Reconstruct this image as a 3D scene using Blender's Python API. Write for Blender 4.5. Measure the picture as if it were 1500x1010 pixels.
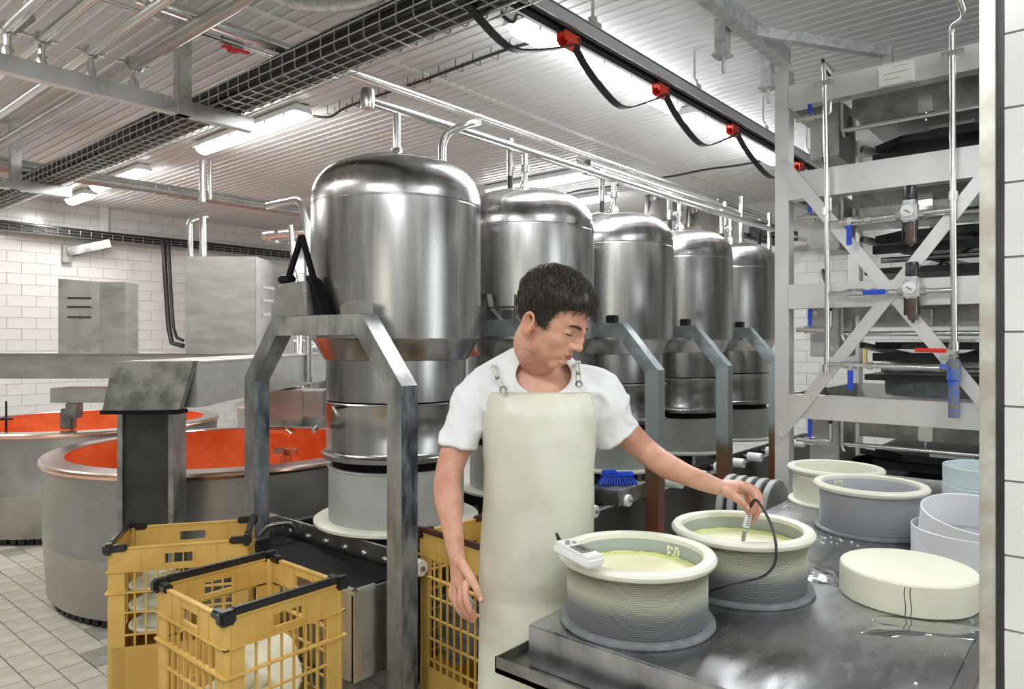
import bpy, bmesh, math, random
import numpy as np
from mathutils import Vector, Matrix, noise
PI = math.pi
rnd = random.Random(7)
for o in list(bpy.data.objects): bpy.data.objects.remove(o)
C = bpy.context.scene.collection

# ------------------------------------------------------------------ camera, light, exposure
EYE = 1.52
FW = (0.762, 0.648); RT = (0.648, -0.762)          # camera forward and right in the room plan
def xy(X, d): return (X*RT[0]+d*FW[0], X*RT[1]+d*FW[1])
def P(px, py, d):                                   # point of the photograph at distance d along the view
    X = (px-750)/1046*d; a, b = xy(X, d)
    return Vector((a, b, EYE-(py-500)/1046*d))
cam_data = bpy.data.cameras.new('camera'); cam = bpy.data.objects.new('camera', cam_data); C.objects.link(cam)
cam.location = (0, 0, EYE); cam.rotation_euler = (PI/2, 0, math.atan2(FW[1], FW[0])-PI/2)
cam_data.sensor_width = 36; cam_data.lens = 36*1046/1500; cam_data.shift_y = -5/1500
cam_data.clip_start = 0.05
bpy.context.scene.camera = cam
sc = bpy.context.scene
sc.view_settings.view_transform = 'Standard'; sc.view_settings.look = 'None'
sc.view_settings.gamma = 1; sc.view_settings.use_curve_mapping = False
sc.view_settings.exposure = 0.2
w = bpy.data.worlds.new('world'); sc.world = w; w.use_nodes = True
w.node_tree.nodes['Background'].inputs[0].default_value = (.85, .93, 1, 1)
w.node_tree.nodes['Background'].inputs[1].default_value = 0.5
def area(name, loc, sx, sy, power, col=(1, .98, .95), rz=0, tilt=(0, 0)):
    L = bpy.data.lights.new(name, 'AREA'); L.shape = 'RECTANGLE'; L.size = sx; L.size_y = sy
    L.energy = power; L.color = col
    o = bpy.data.objects.new(name, L); C.objects.link(o); o.location = loc; o.rotation_euler = (tilt[0], tilt[1], rz)
    return o
CEIL = 3.2
# light tubes of the ceiling fittings: (a, b, length, along)
TUBES = [(2.86, 5.1, 1.5, 'b'), (2.86, 7.55, 1.2, 'b'), (2.95, 8.85, .6, 'b'), (3.6, 2.32, 1.72, 'a'), (5.5, 2.32, 1.72, 'a'),
         (5.66, 4.45, 1.4, 'b'), (6.7, 4.9, 1.3, 'b'), (-.6, .9, 1.6, 'b'), (.1, 4.0, 1.5, 'b'), (-.9, -1.2, 1.6, 'b'), (1.9, -.6, 1.6, 'a'), (.2, 7.2, 1.5, 'b')]  # fittings at the list's end are unseen, added for the light they give
for i, (a, b, L, al) in enumerate(TUBES):
    pw_ = 34*L/1.5; tint = (1, .975, .94) if i in (0, 1, 2, 8, 11) else (.93, .97, 1)
    area('tube_light', (a, b, CEIL-.16), L if al == 'a' else .12, .12 if al == 'a' else L, pw_, tint)
    for sg in (-1, 1):                                               # the round diffuser also shines sideways
        if al == 'a': area('tube_light_side', (a, b+sg*.085, CEIL-.13), L, .07, pw_*.08, tint, tilt=(sg*math.radians(88), 0))
        else: area('tube_light_side', (a+sg*.085, b, CEIL-.13), .07, L, pw_*.08, tint, tilt=(0, -sg*math.radians(88)))

# ------------------------------------------------------------------ materials
M = {}
def mat(name, col, rough=.5, metal=0., bump=0., bscale=40., vary=0., vscale=6., stretch=(1, 1, 1), emit=None, trans=0., coat=0., aniso=0., sss=0., col2=None, spec=.5, rvary=0.):
    m = bpy.data.materials.new(name); m.use_nodes = True; nt = m.node_tree; n = nt.nodes; l = nt.links
    p = n['Principled BSDF']
    p.inputs['Base Color'].default_value = (*col, 1); p.inputs['Roughness'].default_value = rough
    p.inputs['Metallic'].default_value = metal; p.inputs['Specular IOR Level'].default_value = spec
    p.inputs['Coat Weight'].default_value = coat; p.inputs['Coat Roughness'].default_value = .15
    p.inputs['Transmission Weight'].default_value = trans
    if sss: p.inputs['Subsurface Weight'].default_value = sss; p.inputs['Subsurface Scale'].default_value = .02; p.inputs['Subsurface Radius'].default_value = (1, .4, .25)
    if aniso:
        p.inputs['Anisotropic'].default_value = aniso
        t = n.new('ShaderNodeTangent'); t.direction_type = 'RADIAL'; t.axis = 'Z'; l.new(t.outputs[0], p.inputs['Tangent'])
    if emit: p.inputs['Emission Color'].default_value = (*emit[:3], 1); p.inputs['Emission Strength'].default_value = emit[3]
    if bump or vary or rvary:
        tc = n.new('ShaderNodeTexCoord'); mp = n.new('ShaderNodeMapping'); mp.inputs['Scale'].default_value = stretch
        l.new(tc.outputs['Object'], mp.inputs[0])
    if vary or rvary:
        nz = n.new('ShaderNodeTexNoise'); nz.inputs['Scale'].default_value = vscale; nz.inputs['Detail'].default_value = 5; nz.inputs['Roughness'].default_value = .6
        l.new(mp.outputs[0], nz.inputs[0])
    if vary:
        cr = n.new('ShaderNodeValToRGB'); e = cr.color_ramp.elements
        c2 = col2 or tuple(max(0, c*(1-vary)) for c in col)
        e[0].position = .38; e[1].position = .62
        e[0].color = (*c2, 1); e[1].color = (*col, 1)
        l.new(nz.outputs[0], cr.inputs[0]); l.new(cr.outputs[0], p.inputs['Base Color'])
    if rvary:
        mr = n.new('ShaderNodeMapRange'); mr.inputs[1].default_value = .3; mr.inputs[2].default_value = .7
        mr.inputs[3].default_value = max(.03, rough-rvary); mr.inputs[4].default_value = rough+rvary
        l.new(nz.outputs[0], mr.inputs[0]); l.new(mr.outputs[0], p.inputs['Roughness'])
    if bump:
        nb = n.new('ShaderNodeTexNoise'); nb.inputs['Scale'].default_value = bscale; nb.inputs['Detail'].default_value = 4
        l.new(mp.outputs[0], nb.inputs[0])
        bp = n.new('ShaderNodeBump'); bp.inputs['Strength'].default_value = bump; bp.inputs['Distance'].default_value = .002
        l.new(nb.outputs[0], bp.inputs['Height']); l.new(bp.outputs[0], p.inputs['Normal'])
    M[name] = m; return m
mat('tank_steel', (.48, .475, .465), .24, 1, bump=.06, bscale=9, vary=.28, vscale=4, stretch=(3, 3, .25), aniso=.7, rvary=.05)
mat('steel', (.66, .65, .63), .3, 1, vary=.12, vscale=8, rvary=.05)
mat('pipe_steel', (.74, .74, .72), .24, 1)
mat('alu', (.72, .73, .74), .4, .6)
mat('dull_steel', (.42, .42, .40), .42, 1, bump=.3, bscale=50, vary=.45, vscale=9, rvary=.12)
mat('arch_steel', (.50, .51, .49), .42, .8, bump=.3, bscale=60, vary=.5, vscale=7, stretch=(1, 1, .5), rvary=.1)
mat('arch_blue', (.40, .45, .46), .45, .5, bump=.3, bscale=60, vary=.45, vscale=8)
mat('rust', (.20, .075, .035), .6, .2, bump=.4, bscale=40, vary=.75, vscale=7)
mat('dull_pipe', (.46, .45, .42), .36, 1, vary=.1, vscale=5)
mat('trim_steel', (.66, .65, .60), .38, .7, vary=.22, vscale=16, bump=.2, bscale=60, col2=(.50, .47, .40))
mat('arch_scratch', (.30, .33, .35), .42, .6, bump=.2, bscale=60, vary=.8, vscale=13, stretch=(1, 1, .35), col2=(.045, .06, .075))
mat('matte_steel', (.56, .56, .54), .42, .85, vary=.18, vscale=5, stretch=(1, 1, 3), rvary=.06)
mat('galvanised', (.70, .72, .72), .4, .6, vary=.3, vscale=28, rvary=.1)
mat('press_steel', (.80, .79, .77), .38, .65, vary=.08, vscale=3, rvary=.05)
mat('dark_metal', (.045, .048, .05), .45, .6, vary=.4, vscale=10)
mat('dark_panel', (.07, .072, .068), .4, .7, vary=.4, vscale=5, rvary=.1)
mat('mottled', (.24, .24, .21), .5, .6, bump=.4, bscale=60, vary=.55, vscale=11)
mat('vat_skin', (.50, .49, .46), .4, .85, vary=.2, vscale=3, rvary=.07, bump=.1, bscale=20)
mat('copper', (.92, .23, .075), .36, .45, vary=.2, vscale=5, rvary=.08, col2=(.78, .15, .04))
mat('copper_rim', (.92, .60, .46), .22, 1, vary=.1, vscale=9)
mat('rim_top', (.74, .66, .64), .25, 1, vary=.1, vscale=9)
mat('table_steel', (.50, .51, .52), .30, .95, bump=.25, bscale=12, vary=.5, vscale=3.2, rvary=.10, stretch=(1, 2.4, 1))
mat('black_plastic', (.012, .012, .013), .35, coat=.2)
mat('black_rubber', (.006, .006, .007), .65, spec=.12)
mat('cable_black', (.018, .019, .021), .4)
mat('wire', (.50, .50, .48), .35, .9)
mat('brown_plastic', (.075, .025, .015), .4)
mat('yellow', (.70, .45, .12), .5, vary=.14, vscale=4, bump=.2, bscale=12, col2=(.57, .35, .08))
mat('pale_yellow', (.82, .66, .26), .5, vary=.1, vscale=4)
mat('red', (.75, .03, .02), .35)
mat('red_trolley', (.85, .07, .03), .4)
mat('blue', (.02, .08, .62), .35)
mat('green_print', (.02, .30, .06), .4)
mat('orange', (1, .25, .03), .5)
mat('cream_plastic', (.76, .76, .64), .45, sss=.1, vary=.05, vscale=8)
mat('white_plastic', (.80, .80, .78), .4, vary=.05)
mat('ring_plastic', (.80, .81, .84), .42, vary=.06)
mat('ring_blue', (.66, .75, .78), .42, vary=.08)
mat('mould_grey', (.42, .44, .42), .5, vary=.15, vscale=5)
mat('mould_dark', (.20, .22, .23), .5, vary=.3, vscale=30)
mat('lid_grey', (.32, .33, .31), .5, vary=.12)
mat('cheese', (.86, .85, .68), .55, sss=.2, bump=.15, bscale=90, vary=.05, vscale=12)
mat('curd', (.86, .84, .56), .4, sss=.2, bump=.35, bscale=45, vary=.08, vscale=14)
mat('curd_edge', (.66, .70, .27), .5, bump=.5, bscale=70, vary=.2, vscale=40)
mat('ceiling_white', (.66, .66, .65), .28, vary=.06, vscale=2, bump=.05, bscale=3)
mat('ceiling_gap', (.55, .55, .54), .6)
mat('tile_white', (.76, .755, .735), .2, vary=.06, vscale=3)
mat('tile_grout', (.42, .41, .38), .8)
mat('floor_tile', (.64, .60, .53), .32, bump=.3, bscale=60, vary=.2, vscale=8)
mat('floor_tile_dark', (.40, .385, .34), .32, bump=.3, bscale=60, vary=.25, vscale=8)
mat('floor_grout', (.16, .15, .125), .8, vary=.4)
mat('lamp', (1, 1, 1), .4, emit=(1, .99, .97, 5.))
mat('daylight_pane', (.9, .95, 1), .4, emit=(.92, .97, 1, 3.2))
mat('daylight_pane_warm', (1, .95, .85), .4, emit=(1, .96, .84, 2.2))
mat('wall_grey', (.40, .40, .39), .4)
mat('lamp_body', (.72, .73, .72), .4)
mat('skin', (.66, .37, .26), .45, sss=.12, bump=.25, bscale=140, vary=.16, vscale=14, col2=(.55, .25, .17))
mat('skin_red', (.55, .20, .15), .45, sss=.1)
mat('lip', (.42, .14, .11), .45)
mat('nail', (.72, .45, .38), .3)
mat('eye_dark', (.02, .012, .01), .25)
mat('eye_white', (.62, .58, .55), .3)
mat('hair', (.030, .022, .017), .45, bump=.9, bscale=70, vary=.5, vscale=40, stretch=(1, 1, 1), col2=(.016, .012, .009))
mat('shirt', (.80, .81, .82), .75, bump=.25, bscale=220)
mat('seam', (.66, .67, .68), .8)
mat('apron', (.66, .655, .55), .5, bump=.5, bscale=9, vary=.18, vscale=4, col2=(.56, .56, .44), coat=.1)
mat('apron_edge', (.55, .54, .40), .5)
mat('trousers', (.7, .7, .7), .8)
mat('boot', (.75, .75, .72), .4)
mat('glass_bowl', (.25, .2, .16), .1, trans=.6)
mat('paper', (.85, .85, .80), .5)
mat('screen', (.16, .17, .15), .2)
mat('hose_grey', (.30, .31, .29), .5)
mat('teal', (.05, .42, .45), .4)
mat('stain', (.10, .05, .03), .6)
def zramp(name, stops, rough=.5, metal=0., nscale=5, namt=.05, bump=0, extra=None):
    m = bpy.data.materials.new(name); m.use_nodes = True; nt = m.node_tree; n = nt.nodes; l = nt.links
    p = n['Principled BSDF']; p.inputs['Roughness'].default_value = rough; p.inputs['Metallic'].default_value = metal
    tc = n.new('ShaderNodeTexCoord'); sp = n.new('ShaderNodeSeparateXYZ'); l.new(tc.outputs['Object'], sp.inputs[0])
    nz = n.new('ShaderNodeTexNoise'); nz.inputs['Scale'].default_value = nscale; nz.inputs['Detail'].default_value = 6
    l.new(tc.outputs['Object'], nz.inputs[0])
    ma = n.new('ShaderNodeMath'); ma.operation = 'MULTIPLY_ADD'; ma.inputs[1].default_value = namt
    l.new(nz.outputs[0], ma.inputs[0]); l.new(sp.outputs['Z'], ma.inputs[2])
    z0, z1 = stops[0][0], stops[-1][0]
    mr = n.new('ShaderNodeMapRange'); mr.inputs[1].default_value = z0; mr.inputs[2].default_value = z1
    l.new(ma.outputs[0], mr.inputs[0])
    cr = n.new('ShaderNodeValToRGB'); e = cr.color_ramp.elements
    while len(e) < len(stops): e.new(.5)
    for k, (z, c) in enumerate(stops): e[k].position = (z-z0)/(z1-z0); e[k].color = (*c, 1)
    l.new(mr.outputs[0], cr.inputs[0]); l.new(cr.outputs[0], p.inputs['Base Color'])
    M[name] = m; return m
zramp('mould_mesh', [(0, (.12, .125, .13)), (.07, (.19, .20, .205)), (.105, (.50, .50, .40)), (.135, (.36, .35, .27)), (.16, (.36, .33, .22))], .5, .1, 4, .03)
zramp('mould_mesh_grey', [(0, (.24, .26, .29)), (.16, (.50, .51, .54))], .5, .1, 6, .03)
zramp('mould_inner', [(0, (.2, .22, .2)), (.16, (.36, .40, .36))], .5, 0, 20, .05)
zramp('arch_leg', [(0, (.22, .07, .03)), (.62, (.20, .075, .035)), (.84, (.13, .10, .05)), (.92, (.30, .34, .34)), (1.6, (.36, .40, .41))], .5, .45, 9, .12)
zramp('arch_leg_dark', [(0, (.10, .12, .13)), (.6, (.17, .19, .2)), (1.0, (.12, .15, .17)), (1.6, (.30, .33, .34))], .42, .6, 16, .9)

# ------------------------------------------------------------------ geometry helpers
class G:
    def __init__(s): s.bm = bmesh.new()
    def box(s, c, size, rz=0, bev=0, R=None):
        m = Matrix.Translation(c) @ (R.to_4x4() if R else Matrix.Rotation(rz, 4, 'Z')) @ Matrix.Diagonal((*size, 1))
        r = bmesh.ops.create_cube(s.bm, size=1, matrix=m)
        if bev:
            es = {e for v in r['verts'] for e in v.link_edges}
            bmesh.ops.bevel(s.bm, geom=list(es), offset=bev, segments=2, affect='EDGES', clamp_overlap=True)
        return s
    def b2(s, lo, hi, bev=0):
        return s.box([(a+b)/2 for a, b in zip(lo, hi)], [abs(b-a) for a, b in zip(lo, hi)], bev=bev)
    def beam(s, p0, p1, w, h, bev=0, up=(0, 0, 1)):                 # rectangular bar from p0 to p1
        p0, p1 = Vector(p0), Vector(p1); d = (p1-p0); L = d.length; d.normalize()
        u = Vector(up); sd = d.cross(u)
        if sd.length < 1e-4: sd = d.cross(Vector((1, 0, 0)))
        sd.normalize(); u = sd.cross(d)
        R = Matrix((d, sd, u)).transposed()
        return s.box((p0+p1)/2, (L, w, h), R=R, bev=bev)
    def tube(s, pts, r, seg=10, cap=True, closed=False):
        pts = [Vector(p) for p in pts]; n = len(pts); rs = r if isinstance(r, (list, tuple)) else [r]*n
        rings = []; nrm = None
        for i, p in enumerate(pts):
            if closed: t = pts[(i+1) % n]-pts[i-1]
            else: t = pts[min(i+1, n-1)]-pts[max(i-1, 0)]
            t.normalize()
            if nrm is None:
                nrm = t.orthogonal().normalized()
            nrm = (nrm-t*nrm.dot(t)).normalized(); bi = t.cross(nrm)
            rings.append([s.bm.verts.new(p+(nrm*math.cos(2*PI*k/seg)+bi*math.sin(2*PI*k/seg))*rs[i]) for k in range(seg)])
        for i in range(n if closed else n-1):
            A, B = rings[i], rings[(i+1) % n]
            for k in range(seg): s.bm.faces.new((A[k], A[(k+1) % seg], B[(k+1) % seg], B[k]))
        if cap and not closed:
            s.bm.faces.new(rings[0][::-1]); s.bm.faces.new(rings[-1])
        return s
    def lathe(s, prof, c=(0, 0, 0), seg=48, R=None, a0=0, a1=2*PI):
        full = abs(a1-a0-2*PI) < 1e-6; n = seg if full else seg+1
        c = Vector(c); rings = []
        for r, z in prof:
            if r < 1e-6:
                v = Vector((0, 0, z)); v = (R @ v if R else v)+c; rings.append([s.bm.verts.new(v)]); continue
            ring = []
            for k in range(n):
                t = a0+(a1-a0)*k/seg; v = Vector((r*math.cos(t), r*math.sin(t), z)); v = (R @ v if R else v)+c
                ring.append(s.bm.verts.new(v))
            rings.append(ring)
        for A, B in zip(rings, rings[1:]):
            for k in range(seg):
                k2 = (k+1) % n
                if len(A) == 1 and len(B) == 1: continue
                if len(A) == 1: f = (A[0], B[k2], B[k])[::-1]
                elif len(B) == 1: f = (A[k], A[k2], B[0])
                else: f = (A[k], A[k2], B[k2], B[k])
                try: s.bm.faces.new(f)
                except ValueError: pass
        return s
    def cyl(s, p0, p1, r, seg=14): return s.tube([p0, p1], r, seg)
    def ell(s, c, rad, R=None, seg=16):
        m = Matrix.Translation(c) @ (R.to_4x4() if R else Matrix.Identity(4)) @ Matrix.Diagonal((*rad, 1))
        bmesh.ops.create_uvsphere(s.bm, u_segments=seg, v_segments=max(6, seg*2//3), radius=1, matrix=m); return s
    def prism(s, pts, off):                                          # planar polygon extruded by a vector
        off = Vector(off); A = [s.bm.verts.new(Vector(p)) for p in pts]; B = [s.bm.verts.new(Vector(p)+off) for p in pts]
        n = len(A); s.bm.faces.new(A); s.bm.faces.new(B[::-1])
        for k in range(n): s.bm.faces.new((A[k], B[k], B[(k+1) % n], A[(k+1) % n]))
        return s
    def loft(s, rings, cap=True):
        RR = [[s.bm.verts.new(Vector(p)) for p in r] for r in rings]; n = len(RR[0])
        for A, B in zip(RR, RR[1:]):
            for k in range(n): s.bm.faces.new((A[k], A[(k+1) % n], B[(k+1) % n], B[k]))
        if cap: s.bm.faces.new(RR[0][::-1]); s.bm.faces.new(RR[-1])
        return s
    def mesh(s, name, sharp=.7):
        bmesh.ops.recalc_face_normals(s.bm, faces=s.bm.faces)
        me = bpy.data.meshes.new(name); s.bm.to_mesh(me); s.bm.free()
        me.polygons.foreach_set('use_smooth', [True]*len(me.polygons))
        if sharp < 3: me.set_sharp_from_angle(angle=sharp)
        return me
    def done(s, name, m, parent=None, world=False, sharp=.7, label=None, stuff=False):
        me = s.mesh(name, sharp)
        me.materials.append(M[m] if isinstance(m, str) else m)
        o = bpy.data.objects.new(name, me); C.objects.link(o)
        if parent is None:
            n = len(me.vertices); co = np.empty(n*3, dtype=np.float32); me.vertices.foreach_get('co', co); co = co.reshape(-1, 3)
            c = (co.min(0)+co.max(0))/2; c[2] = co[:, 2].min(); co -= c; me.vertices.foreach_set('co', co.ravel()); o.location = c.tolist()
        else:
            o.parent = parent
            if world:
                q = parent
                off = Vector((0, 0, 0))
                while q: off += Vector(q.location); q = q.parent
                me.transform(Matrix.Translation(-off))
        if label: o['label'] = label
        if stuff: o['kind'] = 'stuff'
        return o
def tag(o, label=None, cat=None, group=None, kind=None):
    if label: o['label'] = label
    if cat: o['category'] = cat
    if group: o['group'] = group
    if kind: o['kind'] = kind
    return o
def thing(name, label, cat, loc=(0, 0, 0), rz=0, group=None):
    o = bpy.data.objects.new(name, None); C.objects.link(o); o.location = loc; o.rotation_euler = (0, 0, rz)
    o.empty_display_size = .05
    return tag(o, label, cat, group)
KIDS = {}
def kids(o): return [c for c in bpy.data.objects if c.parent == o]
def dup(root, loc, rz=None, label=None, group=None):
    def cp(o, par):
        c = o.copy(); C.objects.link(c); c.parent = par
        for ch in kids(o):
            if ch is not c: cp(ch, c)
        return c
    tree = [(root, None)]
    r = root.copy(); C.objects.link(r); r.location = loc
    if rz is not None: r.rotation_euler = (0, 0, rz)
    if label: r['label'] = label
    if group: r['group'] = group
    for ch in [k for k in kids(root)]: cp(ch, r)
    return r
def tri_obj(name, V, F, m, parent=None):
    me = bpy.data.meshes.new(name); me.from_pydata(V, [], F); me.update(); me.materials.append(M[m])
    o = bpy.data.objects.new(name, me); C.objects.link(o); o.parent = parent; return o
def arc(p0, p1, p2, n=6):                                            # quadratic bend through a corner
    p0, p1, p2 = Vector(p0), Vector(p1), Vector(p2)
    return [(1-t)**2*p0+2*t*(1-t)*p1+t*t*p2 for t in [k/n for k in range(n+1)]]
def path(pts, bend=.06, n=5):                                        # polyline with rounded corners
    pts = [Vector(p) for p in pts]; out = [pts[0]]
    for a, b, c in zip(pts, pts[1:], pts[2:]):
        e = min(bend, (b-a).length*.45, (c-b).length*.45)
        out += arc(b+(a-b).normalized()*e, b, b+(c-b).normalized()*e, n)
    return out+[pts[-1]]
def spline(pts, n=8):
    pts = [Vector(p) for p in pts]; P_ = [pts[0]]+pts+[pts[-1]]; out = []
    for i in range(1, len(P_)-2):
        a, b, c, d = P_[i-1], P_[i], P_[i+1], P_[i+2]
        for k in range(n):
            t = k/n; out.append(.5*((2*b)+(c-a)*t+(2*a-5*b+4*c-d)*t*t+(3*b-a-3*c+d)*t**3))
    return out+[pts[-1]]

# ------------------------------------------------------------------ setting: floor, walls, ceiling
A0, A1, B0, B1 = -2.6, 8.43, -2.2, 9.69
fl = G().b2((A0, B0, -.1), (A1, B1, -.008)).done('floor', 'floor_grout'); tag(fl, kind='structure')
def proj(p):
    X = p[0]*RT[0]+p[1]*RT[1]; d = p[0]*FW[0]+p[1]*FW[1]
    if d < .2: return None
    return 750+1046*X/d, 500-1046*(p[2]-EYE)/d, d
def tile_cube(lo, hi): 
    V = [(x, y, z) for x in (lo[0], hi[0]) for y in (lo[1], hi[1]) for z in (lo[2], hi[2])]
    F = [(0, 1, 3, 2), (4, 6, 7, 5), (0, 4, 5, 1), (2, 3, 7, 6), (0, 2, 6, 4), (1, 5, 7, 3)]
    return V, F
def lay(parent, cells, name, mats, limit, area_ok, size):
    """cells: list of (center, lo, hi). The largest in view become parts, the rest one joined part."""
    sc_ = []
    for c, lo, hi in cells:
        q = proj(c); v = -1
        if q and area_ok(q[0], q[1]): v = 1/q[2]
        sc_.append(v)
    order = sorted(range(len(cells)), key=lambda i: -sc_[i])
    chosen = {i for i in order[:limit] if sc_[order[0]] > 0 and sc_[i] > 0}
    shared = {}
    V, F = [], []
    pl = Vector(parent.location)
    for i, (c, lo, hi) in enumerate(cells):
        if i in chosen:
            m = mats[0] if rnd.random() < .86 else mats[-1]
            key = (m, tuple(round(h-l, 3) for l, h in zip(lo, hi)))
            if key not in shared:
                hh = [k/2 for k in key[1]]; v, f = tile_cube([-k for k in hh], hh)
                me = bpy.data.meshes.new(name); me.from_pydata(v, [], f); me.update(); me.materials.append(M[m]); shared[key] = me
            o = bpy.data.objects.new(name, shared[key]); C.objects.link(o); o.parent = parent
            o.location = Vector([(l+h)/2 for l, h in zip(lo, hi)])-pl
            o.rotation_euler = (rnd.uniform(-.004, .004), rnd.uniform(-.004, .004), 0)
        else:
            v, f = tile_cube(lo, hi); n = len(V)
            V += [tuple(np.array(q)-np.array(pl)) for q in v]; F += [tuple(k+n for k in q) for q in f]
    if V: tag(tri_obj(name+'_field', V, F, mats[0], parent), kind='stuff')
cells = []; TA, TB, J = .125, .212, .006
ia = 0; a = A0
while a < A1-TA:
    b = B0+(TB/2 if ia % 2 else 0)
    while b < B1-TB:
        cells.append(((a+TA/2, b+TB/2, 0), (a+J/2, b+J/2, -.012), (a+TA-J/2, b+TB-J/2, 0)))
        b += TB
    a += TA; ia += 1
lay(fl, cells, 'floor_tile', ['floor_tile', 'floor_tile', 'floor_tile_dark'], 300, lambda x, y: -20 < x < 190 and 790 < y < 1030, 0)

def tiled_wall(name, axis, pos, u0, u1, tw, th, face, limit, ok, zmax=CEIL, thick=.12):
    """axis 'a': wall plane a=pos running along b; 'b': plane b=pos running along a. face = side of the tiles."""
    t0, t1 = (pos, pos+thick*(-face))
    lo = [0, 0, 0]; hi = [0, 0, zmax]
    k = 0 if axis == 'a' else 1
    lo[k], hi[k] = min(t0, t1), max(t0, t1); lo[1-k], hi[1-k] = u0, u1
    wl = G().b2(lo, hi).done(name, 'tile_grout'); tag(wl, kind='structure')
    cells = []; z = 0; r = 0
    while z < zmax-.02:
        u = u0-(tw/2 if r % 2 else 0)
        while u < u1:
            ua, ub = max(u+.002, u0), min(u+tw-.002, u1)
            if ub-ua > .02:
                l_ = [0, 0, z+.002]; h_ = [0, 0, min(z+th-.002, zmax)]
                l_[1-k], h_[1-k] = ua, ub
                l_[k], h_[k] = sorted((pos-face*.004, pos+face*.006))
                c = [(p+q)/2 for p, q in zip(l_, h_)]
                cells.append((c, l_, h_))
            u += tw
        z += th; r += 1
    lay(wl, cells, 'wall_tile', ['tile_white', 'tile_white'], limit, ok, 0)
    return wl
tiled_wall('wall_back', 'b', B1, A0, A1, .29, .128, -1, 300, lambda x, y: -20 < x < 480 and 280 < y < 610)
tiled_wall('wall_end', 'a', A1, B0, B1, .29, .128, -1, 160, lambda x, y: 980 < x < 1440 and 270 < y < 640)
def holed_wall(nm, axis, u0, u1, w0, w1, z0, z1, lo_, hi_):
    g = G()
    for (p, q, za, zb) in ((u0, w0, 0, CEIL), (w1, u1, 0, CEIL), (w0, w1, 0, z0), (w0, w1, z1, CEIL)):
        if axis == 'a': g.b2((lo_, p, za), (hi_, q, zb))
        else: g.b2((p, lo_, za), (q, hi_, zb))
    tag(g.done(nm, 'wall_grey'), kind='structure')
holed_wall('wall_left', 'a', B0, B1, -1.3, -.1, 1.15, 2.75, A0-.12, A0)
holed_wall('wall_front', 'b', A0, A1, 2.5, 3.6, 1.0, 2.8, B0-.12, B0)
def window(nm, axis, w0, w1, z0, z1, pos, glow):
    t = bpy.data.objects.new(nm, None); C.objects.link(t); t.location = ((pos, (w0+w1)/2, z0) if axis == 'a' else ((w0+w1)/2, pos, z0)); tag(t, kind='structure')
    def bx(g, p, q, za, zb, d0, d1):
        if axis == 'a': g.b2((pos-d1, p, za), (pos-d0, q, zb))
        else: g.b2((p, pos-d1, za), (q, pos-d0, zb))
    g = G()
    for p, q, za, zb in ((w0, w0+.05, z0, z1), (w1-.05, w1, z0, z1), (w0+.05, w1-.05, z0, z0+.05), (w0+.05, w1-.05, z1-.05, z1), ((w0+w1)/2-.02, (w0+w1)/2+.02, z0+.05, z1-.05), (w0+.05, w1-.05, (z0+z1)/2-.02, (z0+z1)/2+.02)): bx(g, p, q, za, zb, .03, .09)
    g.done('window_frame', 'lamp_body', t, world=True)
    g = G(); bx(g, w0+.05, w1-.05, z0+.05, z1-.05, .06, .065); g.done('frosted_pane', glow, t, world=True)
window('window_1', 'b', 2.5, 3.6, 1.0, 2.8, B0, 'daylight_pane')
window('window_2', 'a', -1.3, -.1, 1.15, 2.75, A0, 'daylight_pane_warm')
# near wall at the right of the picture: its end is capped by a steel corner post
wr = tiled_wall('wall_right', 'a', 1.489, B0, .150, .29, .128, -1, 60, lambda x, y: 1380 < x < 1600 and -100 < y < 1100, thick=.14)
tp = G().b2((1.467, .162, 0), (1.63, .185, CEIL), bev=.002).done('trim_1', 'trim_steel'); tag(tp, kind='structure')
tp = G().b2((1.485, .150, 0), (1.62, .162, CEIL)).done('trim_2', 'dark_panel'); tag(tp, kind='structure')

cl = G().b2((A0, B0, CEIL+.0), (A1, B1, CEIL+.12)).done('ceiling', 'ceiling_gap'); tag(cl, kind='structure')
W_ = .08; SE = 3.3
n_ = int((A1-A0)/W_)+1
meA = meB = None
for i in range(n_):
    a = A0+i*W_
    for (b0, b1) in ((B0, SE-.01), (SE+.01, B1)):
        me = meA if b0 == B0 else meB
        if me is None:
            g = G(); L = b1-b0; w2 = W_/2-.002
            sec = [(-w2, 0), (-w2, -.012), (-w2+.004, -.014), (w2-.016, -.014), (w2-.013, -.022), (w2-.003, -.022), (w2, -.014), (w2, 0)]
            g.loft([[(x, -L/2, z) for x, z in sec], [(x, L/2, z) for x, z in sec]])
            me = g.mesh('ceiling_strip'); me.materials.append(M['ceiling_white'])
            if b0 == B0: meA = me
            else: meB = me
        o = bpy.data.objects.new('ceiling_strip', me); C.objects.link(o); o.parent = cl
        o.location = Vector((a+W_/2, (b0+b1)/2, CEIL))-Vector(cl.location)
G().b2((A0, SE-.022, CEIL-.022), (A1, SE+.022, CEIL-.012)).done('joint_strip', 'ceiling_white', cl, world=True)

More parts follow.
